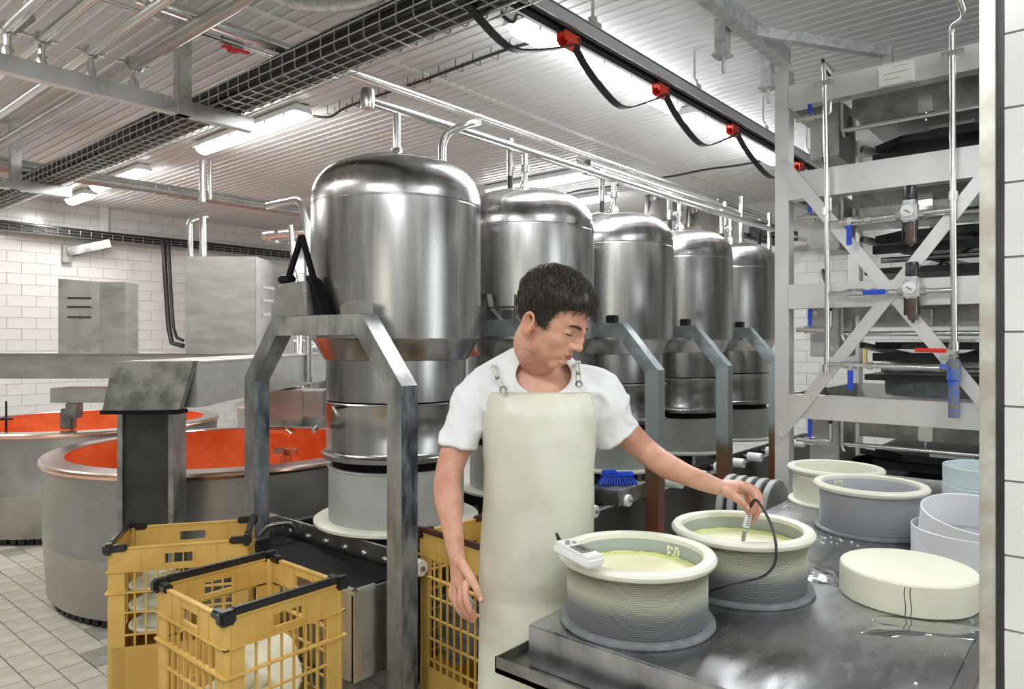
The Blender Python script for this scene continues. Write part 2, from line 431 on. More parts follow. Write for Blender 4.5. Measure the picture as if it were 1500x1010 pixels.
# ------------------------------------------------------------------ cooking vats and their gantry
def vat(name_label, loc, group='copper lined cooking vats'):
    K = .955
    t = thing('cooking_vat', name_label, 'vat', (*loc, 0), 0, group)
    k_ = lambda pr: [(r*K, z) for r, z in pr]
    G().lathe(k_([(1.0, .045), (1.05, .05), (1.055, .06), (1.075, .36), (1.0765, .364), (1.0775, .368), (1.075, .372), (1.085, .78), (1.085, .80), (.99, .80)]), seg=96).done('jacket', 'vat_skin', t)
    G().lathe(k_([(1.085, .795), (1.10, .80), (1.105, .815), (1.098, .826)]), seg=96).done('rim', 'copper_rim', t)
    G().lathe(k_([(1.098, .826), (1.09, .834), (.97, .838), (.965, .832)]), seg=96).done('rim_face', 'rim_top', t)
    G().lathe(k_([(.968, .834), (.962, .5), (.9, .3), (.7, .16), (.3, .1), (0, .09)]), seg=80).done('basin', 'copper', t)
    g = G().lathe(k_([(1.0, 0), (1.0, .05)]), seg=60)
    for k in range(90):
        th = 2*PI*k/90+.01*math.sin(k*7)
        g.box((1.01*K*math.cos(th), 1.01*K*math.sin(th), .022), (.02, .045, .044), rz=th)
    g.done('foot_ring', 'dark_metal', t, stuff=True)
    return t
V1 = xy(-1.87, 4.71)
vat('nearest copper-lined steel vat, in front of the gantry post', (V1[0], V1[1]))
vat('copper-lined steel vat cut by the left edge of the picture, behind the nearest one', (V1[0], V1[1]+2.42))
vat('far copper-lined steel vat seen in the gap beside the first tank', (V1[0]+2.55, V1[1]+2.42))

GY = math.atan2(FW[1], FW[0])-PI/2                                   # gantry stands square to the view
gt = thing('vat_gantry', 'grey steel gantry with mottled end cap carrying two cabinets over the vats', 'gantry', (*xy(-1.655, 3.43), 0), GY)
# local: x to the right, y away, z up
G().b2((-.155, -.115, 0), (.075, -.01, 1.21)).b2((-.18, -.13, 0), (.10, .03, .02)).done('post', 'dark_panel', gt)
g = G()
for x in (-.158, .078): g.b2((x-.012, -.13, 0), (x+.012, -.118, 1.2)).b2((x-.012, -.118, 0), (x+.012, .0, 1.21))
g.done('post_flange', 'dull_steel', gt)
G().b2((-.21, -.05, .86), (-.17, .03, .98), bev=.004).done('switch_box', 'dull_steel', gt)
G().lathe([(0, 0), (.011, 0), (.011, .006), (0, .01)], (.02, -.13, .64), 10, R=Matrix.Rotation(PI/2, 3, 'X')).lathe([(0, 0), (.011, 0), (.011, .006), (0, .01)], (-.10, -.13, .64), 10, R=Matrix.Rotation(PI/2, 3, 'X')).done('bolt', 'pipe_steel', gt)
G().prism([(-.15, -.20, 1.425), (.215, -.20, 1.43), (.175, -.26, 1.215), (-.165, -.26, 1.21)], (0, .05, 0)).done('end_cap', 'mottled', gt)
G().b2((-.17, -.27, 1.195), (.18, -.18, 1.212)).done('drip_edge', 'black_rubber', gt)
G().b2((-.145, -.16, 1.215), (.212, 2.1, 1.42), bev=.004).done('arm', 'matte_steel', gt)
G().b2((-2.9, 1.98, 1.235), (.12, 2.38, 1.42), bev=.004).done('cross_beam', 'matte_steel', gt)
G().b2((-2.95, 1.95, 1.42), (.13, 2.4, 1.428)).b2((-.15, -.1, 1.42), (.222, 1.95, 1.427)).done('cover_plate', 'steel', gt)
def cabinet(lbl, px0, pxm, px1, py0, py1, d, splay, slots_side):
    # two visible faces meeting at pxm
    z0 = EYE-(py1-500)/1046*d; z1 = EYE-(py0-500)/1046*d
    pass
G().ell((-.12, .6, 1.19), (.12, .12, .04)).cyl((.05, 1.5, 1.22), (.05, 1.5, 1.12), .09, 20).done('bearing', 'dark_metal', gt)
g = G(); g.b2((-.05, 1.25, 1.0), (.28, 1.5, 1.2), bev=.004).b2((.26, 1.27, 1.02), (.40, 1.55, 1.19)); g.done('gear_box', 'matte_steel', gt)
G().b2((.38, 1.55, .90), (.56, 1.75, 1.26), bev=.004).done('shaft_box', 'mottled', gt)
g = G(); g.tube(path([(-.04, 1.3, 1.03), (-.04, 1.3, .93), (.16, 1.3, .93)], .03), .022).tube([(.16, 1.3, .93), (.2, 1.3, .90)], .03).tube([(.0, 1.3, .95), (-.02, 1.3, .55)], .018); g.done('stirrer', 'copper_rim', gt)
g = G(); g.b2((.5, 1.5, .84), (.60, 1.52, .92)).b2((.52, 1.5, .45), (.60, 1.52, .75)).cyl((.6, 1.5, .75), (.6, 1.5, 1.0), .012); g.done('paddle', 'copper', gt)
g = G(); g.b2((.16, 1.05, .80), (.30, 1.1, .84)).b2((.2, 1.05, .66), (.26, 1.1, .84)); g.cyl((.16, 1.06, .82), (.22, 1.06, .82), .03).cyl((.16, 1.06, .70), (.22, 1.06, .70), .03); g.done('sensor', 'pipe_steel', gt)
g = G(); g.b2((-1.86, 2.0, 1.05), (-1.2, 2.25, 1.16), bev=.004).cyl((-1.33, 2.12, 1.16), (-1.33, 2.12, 1.24), .12, 20); g.done('gear_box', 'matte_steel', gt)
g = G(); g.b2((-1.82, 2.05, .84), (-1.72, 2.12, 1.0), bev=.01).b2((-1.76, 2.02, .93), (-1.66, 2.1, 1.05), bev=.01).cyl((-1.74, 2.08, .3), (-1.74, 2.08, .9), .013); g.done('stirrer', 'dull_steel', gt)
# cabinets standing on the cross beam
cb = thing('control_cabinet', 'large square stainless control cabinet standing on the gantry', 'cabinet', (*xy(-2.17, 5.62), 1.428), GY)
G().b2((-.33, -.16, 0), (.21, .16, .74), bev=.004).done('body', 'matte_steel', cb)
g = G().prism([(.212, -.16, 0), (.285, .16, 0), (.285, .16, .70), (.212, -.16, .74)], (-.01, .02, 0)); g.done('side_door', 'steel', cb)
g = G()
for z in (.30, .41, .51): g.beam((.232, -.09, z), (.268, .07, z), .02, .022)
g.done('louvre', 'pipe_steel', cb)
cb = thing('control_cabinet', 'narrow stainless cabinet with bright louvred front on the gantry, against the tiled wall', 'cabinet', (*xy(-3.25, 5.66), 1.428), GY)
G().b2((0, -.03, 0), (.20, .17, .56), bev=.004).done('body', 'matte_steel', cb)
G().prism([(0, -.03, -.0), (-.29, -.09, -.0), (-.29, -.09, .58), (0, -.03, .56)], (0, .16, 0)).done('front_door', 'steel', cb)
g = G()
for z in (.28, .36, .43): g.beam((-.22, -.085, z), (-.06, -.052, z), .02, .012)
g.done('louvre', 'dark_metal', cb)
# stirring rod standing in the left vat
q = P(9, 612, 5.7)
g = G(); g.cyl((q.x, q.y, .6), (q.x, q.y, q.z+.13), .008).lathe([(0, 0), (.05, .002), (.05, .015), (0, .03)], (q.x, q.y, q.z-.02), 20).lathe([(0, 0), (.16, 0), (.16, .03), (0, .03)], (q.x, q.y, .70), 24)
tag(g.done('stirring_rod', 'dark_metal'), 'thin upright rod with a small disc standing in the left vat', 'rod')

# ------------------------------------------------------------------ five steel tanks, arches, moulds, conveyor
TX0, TDX, TB_ = 2.29, .981, 2.683
def TA_(k): return TX0+k*TDX
ordn = ['first and nearest', 'second', 'third', 'fourth', 'fifth and farthest']
def make_tank():
    t = thing('curd_tank', 'first and nearest tall domed steel tank, left of the man', 'tank', (TA_(0), TB_, 0), 0, 'row of domed steel tanks')
    R = .407
    dome = []
    for k in range(0, 25):
        r_ = R*math.sin(PI/2*(1-k/24))**.8; n_ = 2.6
        dome.append((r_, 2.165+.24*max(0, 1-(r_/R)**n_)**(1/n_)))
    prof = [(R-.004, 1.528), (R, 1.532), (R, 2.155), (R-.002, 2.158), (R-.002, 2.162)]+dome
    G().lathe(prof, seg=96).done('shell', 'tank_steel', t, sharp=.5)
    G().lathe([(R-.004, 1.53), (R-.012, 1.524), (.345, 1.435), (.338, 1.432)], seg=96).done('cone', 'tank_steel', t, sharp=.5)
    G().lathe([(.334, 1.436), (.334, 1.245), (.330, 1.243)], seg=80).done('neck', 'tank_steel', t)
    G().lathe([(.325, 1.236), (.337, 1.238), (.340, 1.232), (.337, 1.226), (.336, 1.02), (.345, 1.0), (.355, .995), (.355, .975), (.32, .965), (.3, .965)], seg=80).done('discharge_collar', 'tank_steel', t)
    G().lathe([(.31, 1.245), (.31, 1.22)], seg=60).lathe([(.305, .97), (.305, .925)], seg=60).done('gasket', 'black_rubber', t)
    g = G(); 
    g.tube([(-.335, .05, 1.215), (-.42, -.1, 1.20)], .008).tube([(-.34, .17, 1.12), (-.44, .05, 1.12)], .01)
    g.done('latch_rod', 'dull_steel', t)
    return t
tank0 = make_tank()
for k in range(1, 5):
    dup(tank0, (TA_(k), TB_, 0), label=['', 'second domed steel tank of the row, right behind the man\'s head', 'third domed steel tank of the row, just right of the man\'s head', 'fourth domed steel tank of the row', 'fifth and farthest domed steel tank, next to the tiled end wall'][k])

def mould_lbl(k): return ['grey-white drum mould under the nearest tank, on a wide round tray', 'grey drum mould under the second tank, beside the man\'s apron', 'grey drum mould under the third tank, above the arm', 'grey drum mould under the fourth tank', 'grey drum mould under the fifth and farthest tank'][k]
tm = thing('drum_mould', mould_lbl(0), 'mould', (TA_(0), TB_, .655), 0, 'drum moulds under the tanks')
G().lathe([(.31, .02), (.325, .02), (.325, .265), (.330, .27), (.325, .275), (.305, .275), (.305, .04), (0, .04)], seg=72).done('wall', 'mould_grey', tm)
G().lathe([(0, 0), (.365, 0), (.395, .008), (.395, .02), (.385, .026), (.33, .026), (.31, .02)], seg=72).done('tray', 'cream_plastic', tm)
for k in range(1, 5): dup(tm, (TA_(k), TB_, .655), label=mould_lbl(k))

def make_arch():
    t = thing('support_arch', 'weathered steel arch straddling the nearest tank', 'support frame', (TA_(0)-.47, 2.63, 0), 0, 'steel arches between the tanks')
    s = .04
    def seg_bar(pts, name, m):
        # outline in the b-z plane, extruded along a
        G().prism([(-s, y, z) for y, z in pts], (2*s, 0, 0)).done(name, m, t)
    def bev(g): return g
    hw, top, kn = .57, 1.63, 1.35; th = .085; yt = .325
    seg_bar([(-yt, top), (yt, top), (yt-.03, top-th), (-yt+.03, top-th)], 'beam', 'arch_steel')
    for sg in (-1, 1):
        seg_bar([(sg*yt, top), (sg*hw, kn), (sg*(hw-.085), kn-.02), (sg*(yt-.03), top-th)], 'brace', 'arch_steel' )
        seg_bar([(sg*hw, 0), (sg*hw, kn), (sg*(hw-.085), kn-.02), (sg*(hw-.085), 0)], 'leg', 'arch_steel')
        yo = -hw-.002 if sg < 0 else hw-.087
        G().b2((-s, yo, 0), (s, yo+.0025, kn-.02 if sg > 0 else kn)).done('painted_face', 'arch_scratch', t)
        G().b2((-.07, sg*(hw-.045)-.07, 0), (.07, sg*(hw-.045)+.07, .012)).done('foot_plate', 'dull_steel', t)
    return t
ar = make_arch()
for k in range(1, 5):
    r = dup(ar, (TA_(k)-.47, 2.63, 0), label=['', 'blue-grey steel arch around the second tank, hidden in part by the man', 'blue-grey steel arch with a rusty leg at the man\'s elbow', 'blue-grey steel arch with a rusty leg above the raised hand', 'farthest blue-grey steel arch, next to the press frame'][k])
    for c in kids(r):
        c.data = c.data if c.name.startswith('x') else c.data.copy()
        if c.name.startswith('leg'): c.data.materials[0] = M['arch_leg']
        elif c.name.startswith('painted'): c.data.materials[0] = M['arch_dark'] if False else M['arch_leg']
        elif c.name.startswith(('beam', 'brace')): c.data.materials[0] = M['arch_blue']
# small blocks and clamps on the arches
g = G(); q = Vector((TA_(0)-.47, 2.335, 1.632)); g.prism([(q.x-.03, q.y-.02, q.z), (q.x-.03, q.y+.12, q.z), (q.x-.03, q.y+.12, q.z+.03), (q.x-.03, q.y+.08, q.z+.055), (q.x-.03, q.y-.02, q.z+.05)], (.06, 0, 0))
tag(g.done('stop_block', 'steel'), 'small steel block on top of the nearest arch', 'block')
lb = thing('lifting_bracket', 'grey bracket with a black strap handle on the nearest arch, against the tank', 'bracket', (TA_(0)-.47, 2.78, 1.632), 0)
G().prism([(-.04, -.10, 0), (-.04, .19, 0), (-.04, .15, .11), (-.04, .08, .15), (-.04, -.06, .15)], (.05, 0, 0)).done('plate', 'steel', lb)
G().prism([(-.0, -.17, 0), (-.0, -.06, 0), (-.0, -.03, .18), (-.0, -.08, .16)], (.05, 0, 0)).done('gusset', 'black_rubber', lb)
G().beam((-.03, .065, .16), (-.0, .0, .36), .02, .02).beam((-.0, .0, .36), (.02, -.07, .15), .02, .02).box((-.03, .07, .165), (.04, .1, .035), bev=.008).done('strap', 'black_rubber', lb)
for k, lbl in ((1, 'small clamp with a thin upright lever on the arch left of the man\'s neck'), (2, 'small dark block on the arch right of the man\'s face'), (3, 'small dark block on the arch under the fourth tank'), (4, 'small dark block on the farthest arch')):
    g = G(); x, y = TA_(k)-.47, 2.40
    g.b2((x-.03, y-.03, 1.632), (x+.03, y+.03, 1.68), bev=.005)
    if k == 1: g.b2((x-.01, y-.05, 1.63), (x, y-.04, 1.76)).b2((x-.02, y-.05, 1.69), (x-.01, y+.14, 1.70)).prism([(x-.02, y+.05, 1.63), (x-.02, y+.2, 1.63), (x-.02, y+.2, 1.77), (x-.02, y+.14, 1.77), (x-.02, y+.12, 1.69)], (.04, 0, 0))
    tag(g.done('frame_clamp', 'dark_metal' if k > 1 else 'dull_steel'), lbl, 'clamp')

# conveyor under the row
cv = thing('tank_conveyor', 'dark conveyor frame running under the row of tanks', 'conveyor', (4.4, TB_, 0), 0)
G().b2((1.95, 2.215, .10), (7.0, 2.235, .585)).b2((1.95, 3.12, .10), (7.0, 3.14, .585)).done('side_panel', 'dark_panel', cv, world=True)
G().b2((1.95, 2.20, .575), (7.0, 2.24, .59)).b2((1.95, 3.11, .575), (7.0, 3.15, .59)).done('edge_rail', 'steel', cv, world=True)
G().b2((1.95, 2.26, .50), (7.0, 2.30, .64)).b2((1.95, 3.06, .5), (7.0, 3.1, .64)).done('track', 'dark_metal', cv, world=True)
for a in (2.2, 3.2, 4.2, 5.2, 6.2, 6.9): G().b2((a, 2.25, 0), (a+.06, 2.31, .5)).done('leg', 'dull_steel', cv, world=True); G().b2((a, 3.05, 0), (a+.06, 3.11, .5)).done('leg', 'dull_steel', cv, world=True)
rm = None
for k in range(5):
    for da in (-.36, -.1, .24):
        a = TA_(k)+da
        if rm is None:
            g = G().lathe([(0, -.06), (.012, -.06), (.012, -.055), (.030, -.052), (.034, -.045), (.034, .055), (.03, .06), (0, .06)], seg=16, R=Matrix.Rotation(PI/2, 3, 'X')); rm = g.mesh('roller'); rm.materials.append(M['white_plastic'])
        o = bpy.data.objects.new('roller', rm); C.objects.link(o); o.parent = cv; o.location = Vector((a, 2.17, .615))-Vector(cv.location)
for k in range(5):
    for da in (-.36, -.1, .24): G().cyl((TA_(k)+da, 2.1, .615), (TA_(k)+da, 2.3, .615), .01, 8).done('axle', 'dull_steel', cv, world=True)
# cross belt in front of the nearest arch
cb = thing('cross_conveyor', 'short black-belted conveyor in a steel box in front of the nearest tank', 'conveyor', (1.78, 2.64, 0), 0)
G().b2((1.655, 2.185, .235), (1.93, 2.20, .575)).b2((1.655, 2.19, .235), (1.668, 3.1, .575)).b2((1.655, 3.09, .235), (1.93, 3.1, .575)).b2((1.917, 2.19, .235), (1.93, 3.1, .50)).done('side_panel', 'steel', cb, world=True)
G().b2((1.65, 2.18, .565), (1.675, 3.105, .585), bev=.004).b2((1.65, 2.18, .565), (1.76, 2.20, .585), bev=.004).done('edge', 'pipe_steel', cb, world=True)
G().b2((1.677, 2.205, .52), (1.915, 3.085, .58)).done('belt', 'black_rubber', cb, world=True)
G().b2((1.935, 2.17, .55), (1.95, 3.2, .655)).done('guide_bar', 'steel', cb, world=True)
for k in range(6):
    G().lathe([(0, .012), (.012, .009), (.014, 0), (.014, -.002)], (1.935, 2.35+k*.14, .60), 12, R=Matrix.Rotation(-PI/2, 3, 'Y')).done('bolt', 'pipe_steel', cb, world=True)
for x, y in ((1.70, 2.24), (1.70, 3.05), (1.88, 2.24), (1.88, 3.05)): G().b2((x-.02, y-.02, 0), (x+.02, y+.02, .24)).done('leg', 'dull_steel', cb, world=True)
g = G(); g.b2((1.84, 3.16, .52), (1.94, 3.30, .66)).tube(path([(1.8, 3.1, .60), (1.8, 3.02, .66), (1.9, 2.99, .66), (1.93, 3.0, .6)], .03), .01); g.done('clamp', 'dull_steel', cb, world=True)
# blue brush on the conveyor
bb = thing('scrubbing_brush', 'bright blue scrubbing brush lying on the conveyor behind the man\'s arm', 'brush', (3.59, 2.24, .682), GY+.1)
g = G().box((0, 0, .055), (.20, .055, .03), bev=.012).box((-.05, 0, .072), (.09, .05, .02), bev=.008); g.done('handle', 'blue', bb)
g = G()
for i in range(14):
    for j in range(4):
        x = -.088+i*.0135; y = -.02+j*.0135; g.tube([(x, y, .04), (x*1.25, y*1.6, .0)], .005, 5)
g.done('bristles', 'blue', bb, stuff=True)
g = G().b2((3.42, 2.13, .592), (3.76, 2.34, .68), bev=.004); tag(g.done('sensor_box', 'dull_steel'), 'low grey steel box on the conveyor edge beneath the blue brush', 'box')

# stack of grey lids on edge, on a low trolley
tr = thing('low_trolley', 'dark low trolley behind the work table carrying grey lids', 'trolley', (3.30, 1.36, 0), 0)
G().b2((3.08, 1.15, .50), (3.5, 1.66, .56), bev=.004).done('deck', 'dark_metal', tr, world=True)
for x, y in ((3.12, 1.19), (3.46, 1.19), (3.12, 1.62), (3.46, 1.62)): G().b2((x-.02, y-.02, 0), (x+.02, y+.02, .5)).done('leg', 'dark_metal', tr, world=True)
for k in range(5):
    g = G().lathe([(0, -.012), (.135, -.012), (.14, -.016), (.155, -.014), (.158, 0), (.155, .014), (.14, .016), (.135, .012), (0, .012)], seg=48, R=Matrix.Rotation(PI/2, 3, 'X'))
    o = g.done('mould_lid', 'lid_grey'); o.location = (3.32, 1.22+k*.052, .56)
    tag(o, ['grey round lid, foremost of the lids standing on edge', 'grey round lid, second of the lids standing on edge', 'grey round lid, middle one of the lids on edge', 'grey round lid, fourth of the lids on edge', 'grey round lid, rearmost of the lids on edge'][k], 'lid', 'grey lids standing on edge')

# ------------------------------------------------------------------ header pipes and tank feeds
def pipe(name, label, pts, r, m='pipe_steel', cat='pipe', group=None, seg=12, bend=.06, extra=None):
    g = G().tube(path(pts, bend), r, seg)
    if extra: extra(g)
    return tag(g.done(name, m), label, cat, group)
def unions(pts, r):
    def f(g):
        for p, ax in pts: 
            p = Vector(p); ax = Vector(ax); g.cyl(p-ax*.018, p+ax*.018, r, 14)
    return f
pipe('header_pipe', 'long steel header pipe feeding the tank tops, lowest of the three', [(2.13, 2.683, 2.65), (8.2, 2.683, 2.65)], .026,
     extra=lambda g: (g.lathe([(.0, -.05), (.03, -.045), (.034, -.03), (.034, .03), (.03, .045), (0, .05)], (2.11, 2.683, 2.655), 16, R=Matrix.Rotation(0, 3, 'Z')), g.cyl((3.9, 2.683, 2.65), (3.96, 2.683, 2.65), .034)))
pipe('header_pipe', 'upper steel header pipe nearest the ceiling, above the tanks', [(1.2, 3.0, 2.9), (8.3, 3.0, 2.9)], .028, extra=unions([((k, 3.0, 2.9), (1, 0, 0)) for k in (3.2, 4.9, 6.6)], .032))
pipe('header_pipe', 'middle steel header pipe that starts above the third tank', [(3.93, 2.683, 2.70), (3.98, 2.8, 2.75), (4.15, 2.8, 2.75), (8.2, 2.8, 2.75)], .027, bend=.05)
g = G()
for dx, dz in ((0, 0), (.0, .10)): g.cyl((7.2, 2.86+dz, 2.62), (8.3, 2.86+dz, 2.62), .03)
for a in (7.3, 7.6, 7.9): g.box((a, 2.8, 2.66), (.06, .28, .1))
tag(g.done('valve_manifold', 'dark_metal'), 'dark valve manifold at the far end of the header pipes', 'manifold')
fl_lbl = ['plain steel feed pipe on top of the nearest tank', 'steel feed pipe with valve on the second tank', 'steel feed pipe with valve on the third tank', 'steel feed pipe with valve on the fourth tank', 'steel feed pipe with valve on the fifth tank']
for k in range(5):
    t = thing('feed_pipe', fl_lbl[k], 'pipe', (TA_(k), TB_, 2.41), 0, 'feed pipes on the tanks')
    G().cyl((0, 0, 0), (0, 0, .24), .017).done('tube', 'pipe_steel', t)
    G().lathe([(.017, -.0), (.03, .0), (.036, .012), (.03, .03), (.026, .036), (.026, .05), (.017, .055)], seg=18).done('coupling', 'pipe_steel', t)
    if k:
        g = G().cyl((0, 0, .11), (0, 0, .15), .03).cyl((-.05, .03, .13), (0, 0, .13), .014).cyl((-.075, .05, .08), (-.075, .05, .30), .02); g.done('valve', 'steel', t)
        G().cyl((-.075, .05, -.0), (-.075, .05, .08), .017).done('grip', 'black_plastic', t)
pipe('vent_pipe', 'bent steel pipe rising behind the nearest tank', [P(648, 260, 3.75), P(648, 196, 3.75), P(690, 180, 3.75), P(700, 178, 3.9)], .022, bend=.09)
# short stubs near the end wall
for i, (px, y0, y1, d) in enumerate(((1086, 288, 370, 6.9), (1127, 312, 370, 7.3), (1062, 296, 330, 6.7), (1112, 330, 360, 7.2))):
    pipe('drop_pipe', ['pale drop pipe right of the fourth tank', 'drop pipe nearest the press post, beyond the fifth tank', 'short drop pipe above the fifth tank dome', 'thin dark drop pipe beyond the fifth tank'][i], [P(px, y0, d), P(px, y1, d)], .024 if i < 2 else .018, m='pipe_steel' if i != 3 else 'dark_metal')
for i, (px, py, d) in enumerate(((972, 318, 8.2), (1032, 335, 8.3))):
    g = G(); c = P(px, py, d); g.lathe([(.0, -.1), (.2, -.08), (.24, .0), (.2, .16), (0, .22)], c, 24).tube(path([c+Vector((-.2, .1, 0)), c+Vector((-.2, .1, .25)), c+Vector((0, .1, .3)), c+Vector((.0, .1, 0))], .09), .03)
    tag(g.done('wall_pump', 'steel'), ['small steel pump with a looped pipe by the end wall, behind the third tank', 'small steel pump with a looped pipe by the end wall, behind the fourth tank'][i], 'pump')

# ------------------------------------------------------------------ ceiling: lights, trays, supports, pipes
tl = ['long ceiling light above the gantry, left of the tanks', 'short ceiling light beyond the long left one, half hidden by the cable tray', 'farthest left ceiling light, a small bright spot near the back wall', 'long bright ceiling light under the rail with red cable trolleys', 'second ceiling light in line with the one by the red trolleys, nearer the press', 'far ceiling light seen above the second tank', 'far ceiling light seen between the second and third tanks']
for i, (a, b, L, al) in enumerate(TUBES):
    lab = tl[i] if i < len(tl) else 'added unseen ceiling light behind the camera, number %s from the wall' % ['one', 'two', 'three', 'four', 'five'][i-len(tl)]
    if i >= len(tl): lab = ['added unseen ceiling light, over the floor at the lower left', 'added unseen ceiling light, left of the vats', 'added unseen ceiling light, behind the camera', 'added unseen ceiling light, behind the near wall', 'added unseen ceiling light, in the back left corner'][i-len(tl)]
    t = thing('fluorescent_light', lab, 'ceiling light', (a, b, CEIL-.15), 0 if al == 'a' else PI/2)
    h = L/2
    G().prism([(-h, -.075, .075), (-h, -.055, .125), (-h, .055, .125), (-h, .075, .075)], (L, 0, 0)).b2((-h*.6, -.02, .12), (-h*.6+.04, .02, .15)).b2((h*.6, -.02, .12), (h*.6+.04, .02, .15)).done('housing', 'lamp_body', t)
    sec = [(.068*math.cos(PI+PI*k/10), .075+.055*math.sin(PI+PI*k/10)) for k in range(11)]
    G().loft([[(-h, y*.6, .075+(z-.075)*.55) for y, z in sec], [(-h+.05, y, z) for y, z in sec], [(h-.05, y, z) for y, z in sec], [(h, y*.6, .075+(z-.075)*.55) for y, z in sec]]).done('diffuser', 'lamp', t)
    g = G()
    for k in range(6):
        x = -h+.12+k*(L-.24)/5
        for s in (-1, 1): g.box((x, s*.074, .07), (.02, .008, .03))
    g.done('clip', 'lamp_body', t, stuff=True)
def wire_tray(name, label, p0, p1, wdt, hgt, step, cables, cr, cm='cable_black', wr=.0032, nl=5, curly=True, rows=3):
    p0, p1 = Vector(p0), Vector(p1); d = (p1-p0); L = d.length; d.normalize(); s = d.cross(Vector((0, 0, 1))).normalized(); u = Vector((0, 0, 1))
    t = thing(name, label, 'cable tray', (p0+p1)/2)
    g = G()
    for i in range(nl): g.cyl(p0+s*(wdt*(i/(nl-1)-.5)), p1+s*(wdt*(i/(nl-1)-.5)), wr, 5)
    for sg in (-1, 1):
        for z in (hgt*.5, hgt): g.cyl(p0+s*(sg*wdt/2)+u*z, p1+s*(sg*wdt/2)+u*z, wr, 5)
    g.done('long_wire', 'wire', t, world=True)
    n = int(L/step); me = None
    for i in range(n+1):
        c = p0+d*(i*step)
        if me is None:
            g = G().tube(path([s*(-wdt/2)+u*hgt*1.08, s*(-wdt/2)+u*.015, s*(-wdt/2+.015), s*(wdt/2-.015), s*(wdt/2)+u*.015, s*(wdt/2)+u*hgt*1.08], .01, 2), wr*1.1, 5); me = g.mesh('cross_wire'); me.materials.append(M['wire'])
        o = bpy.data.objects.new('cross_wire', me); C.objects.link(o); o.parent = t; o.location = c-Vector(t.location)
    r2 = random.Random(3)
    for i in range(cables):
        row = i % rows; f = (i//rows+.5)/(max(1, cables//rows)) if cables > 2 else (i+.5)/cables
        x = (min(f, 1)-.5)*(wdt-.03); z = cr+.004+row*cr*1.7
        pts = []; m_ = max(6, int(L/.35)); ph = r2.random()*6
        for k in range(m_+1):
            pts.append(p0+d*(L*k/m_)+s*(x+.006*math.sin(ph+k*1.3))+u*(z+.004*math.sin(ph*2+k*.9)))
        G().tube(pts, cr*r2.uniform(.7, 1.1), 7).done('cable', cm if r2.random() < .85 else 'black_plastic', t, world=True)
    return t
wire_tray('cable_tray', 'wide wire cable tray full of black cables crossing the upper left', (1.93, .15, 2.752), (1.93, 9.0, 2.752), .20, .095, .10, 32, .0165, wr=.0036, rows=4)
wire_tray('cable_tray', 'tan-filled cable tray along the ceiling above the gantry cabinets', (1.1, 6.85, 2.90), (5.4, 6.85, 2.90), .12, .06, .12, 5, .018, cm='yellow' if False else 'mould_grey')
wire_tray('cable_tray', 'dark cable tray on the tiled back wall', (2.2, 9.52, 2.76), (6.6, 9.52, 2.76), .12, .07, .12, 6, .02)
tag(G().tube([P(238, 352, 9.05), P(240, 362, 9.0), P(243, 420, 9.0), P(247, 480, 9.0), P(252, 503, 8.9), P(268, 507, 8.8)], .03).tube([P(246, 353, 9.05), P(247, 362, 9.0), P(250, 420, 9.0), P(254, 480, 9.0), P(259, 495, 8.9), P(268, 499, 8.8)], .02).done('cable_drop', 'cable_black'), 'black cables dropping down the tiled wall to the cabinet', 'cable')
tag(G().beam(P(97, 385, 8.6), P(97, 360, 8.6), .1, .1).beam(P(100, 370, 8.6), P(162, 357, 8.8), .1, .1).done('wall_bracket', 'dull_steel'), 'short grey steel bracket on the tiled wall under the dark tray', 'bracket')
tag(G().b2((P(150, 300, 8.9).x-.05, P(150, 300, 8.9).y-.05, 2.76), (P(150, 300, 8.9).x+.05, P(150, 300, 8.9).y+.05, CEIL)).done('hanger_post', 'lamp_body'), 'pale square post hanging from the ceiling near the back wall', 'post')
# suspension frames carrying the four pipes
def sframe(b, lbl, a0=-.4):
    t = thing('pipe_support', lbl, 'support frame', (1.0, b, 2.7), 0, 'hanging pipe supports')
    G().b2((a0, b-.03, 2.665), (2.06, b+.03, 2.742), bev=.003).done('beam', 'steel', t, world=True)
    G().b2((1.645, b-.035, 2.665), (1.715, b+.025, CEIL-.015), bev=.003).done('post', 'steel', t, world=True)
    G().b2((1.6, b-.07, CEIL-.03), (1.76, b+.07, CEIL-.015)).done('top_plate', 'steel', t, world=True)
    return t
sframe(3.63, 'near steel pipe support, with its square post right under the ceiling'); sframe(6.37, 'far steel pipe support cut by the left edge'); sframe(.9, 'pipe support outside the view, above the camera')
PA_ = [(.932, .023, 'first steel ceiling pipe, at the top left corner'), (1.06, .024, 'second steel ceiling pipe from the left corner'), (1.255, .022, 'third steel ceiling pipe, with a dotted hose along it'), (1.446, .033, 'thickest and lowest of the four ceiling pipes')]
for i, (a, r, lbl) in enumerate(PA_):
    t = thing('ceiling_pipe', lbl, 'pipe', (a, 3.0, 2.85), 0, 'parallel ceiling pipes')
    G().cyl((a, .2, 2.86), (a, 9.0, 2.86), r, 14).done('tube', 'pipe_steel' if i < 3 else 'dull_pipe', t, world=True)
    for b in (3.63, 6.37):
        g = G().cyl((a, b, 2.742), (a, b, 2.83), .016).lathe([(.024, 0), (.024, .03), (.014, .05)], (a, b, 2.742), 12)
        g.tube([(a+(r+.008)*math.cos(k*PI/8), b, 2.86+(r+.008)*math.sin(k*PI/8)) for k in range(16)], .006, 6, closed=True)
        g.box((a+r+.02, b, 2.86), (.04, .012, .014)).box((a-r-.02, b, 2.86), (.04, .012, .014)).cyl((a+r+.028, b-.02, 2.86), (a+r+.028, b+.02, 2.86), .006, 6)
        g.done('pipe_clamp', 'pipe_steel', t, world=True)
g = G(); g.tube([(.96+.02*math.sin(k*.9), 2.6+k*.06, 2.89) for k in range(20)], [.02, .026]*10, 8)
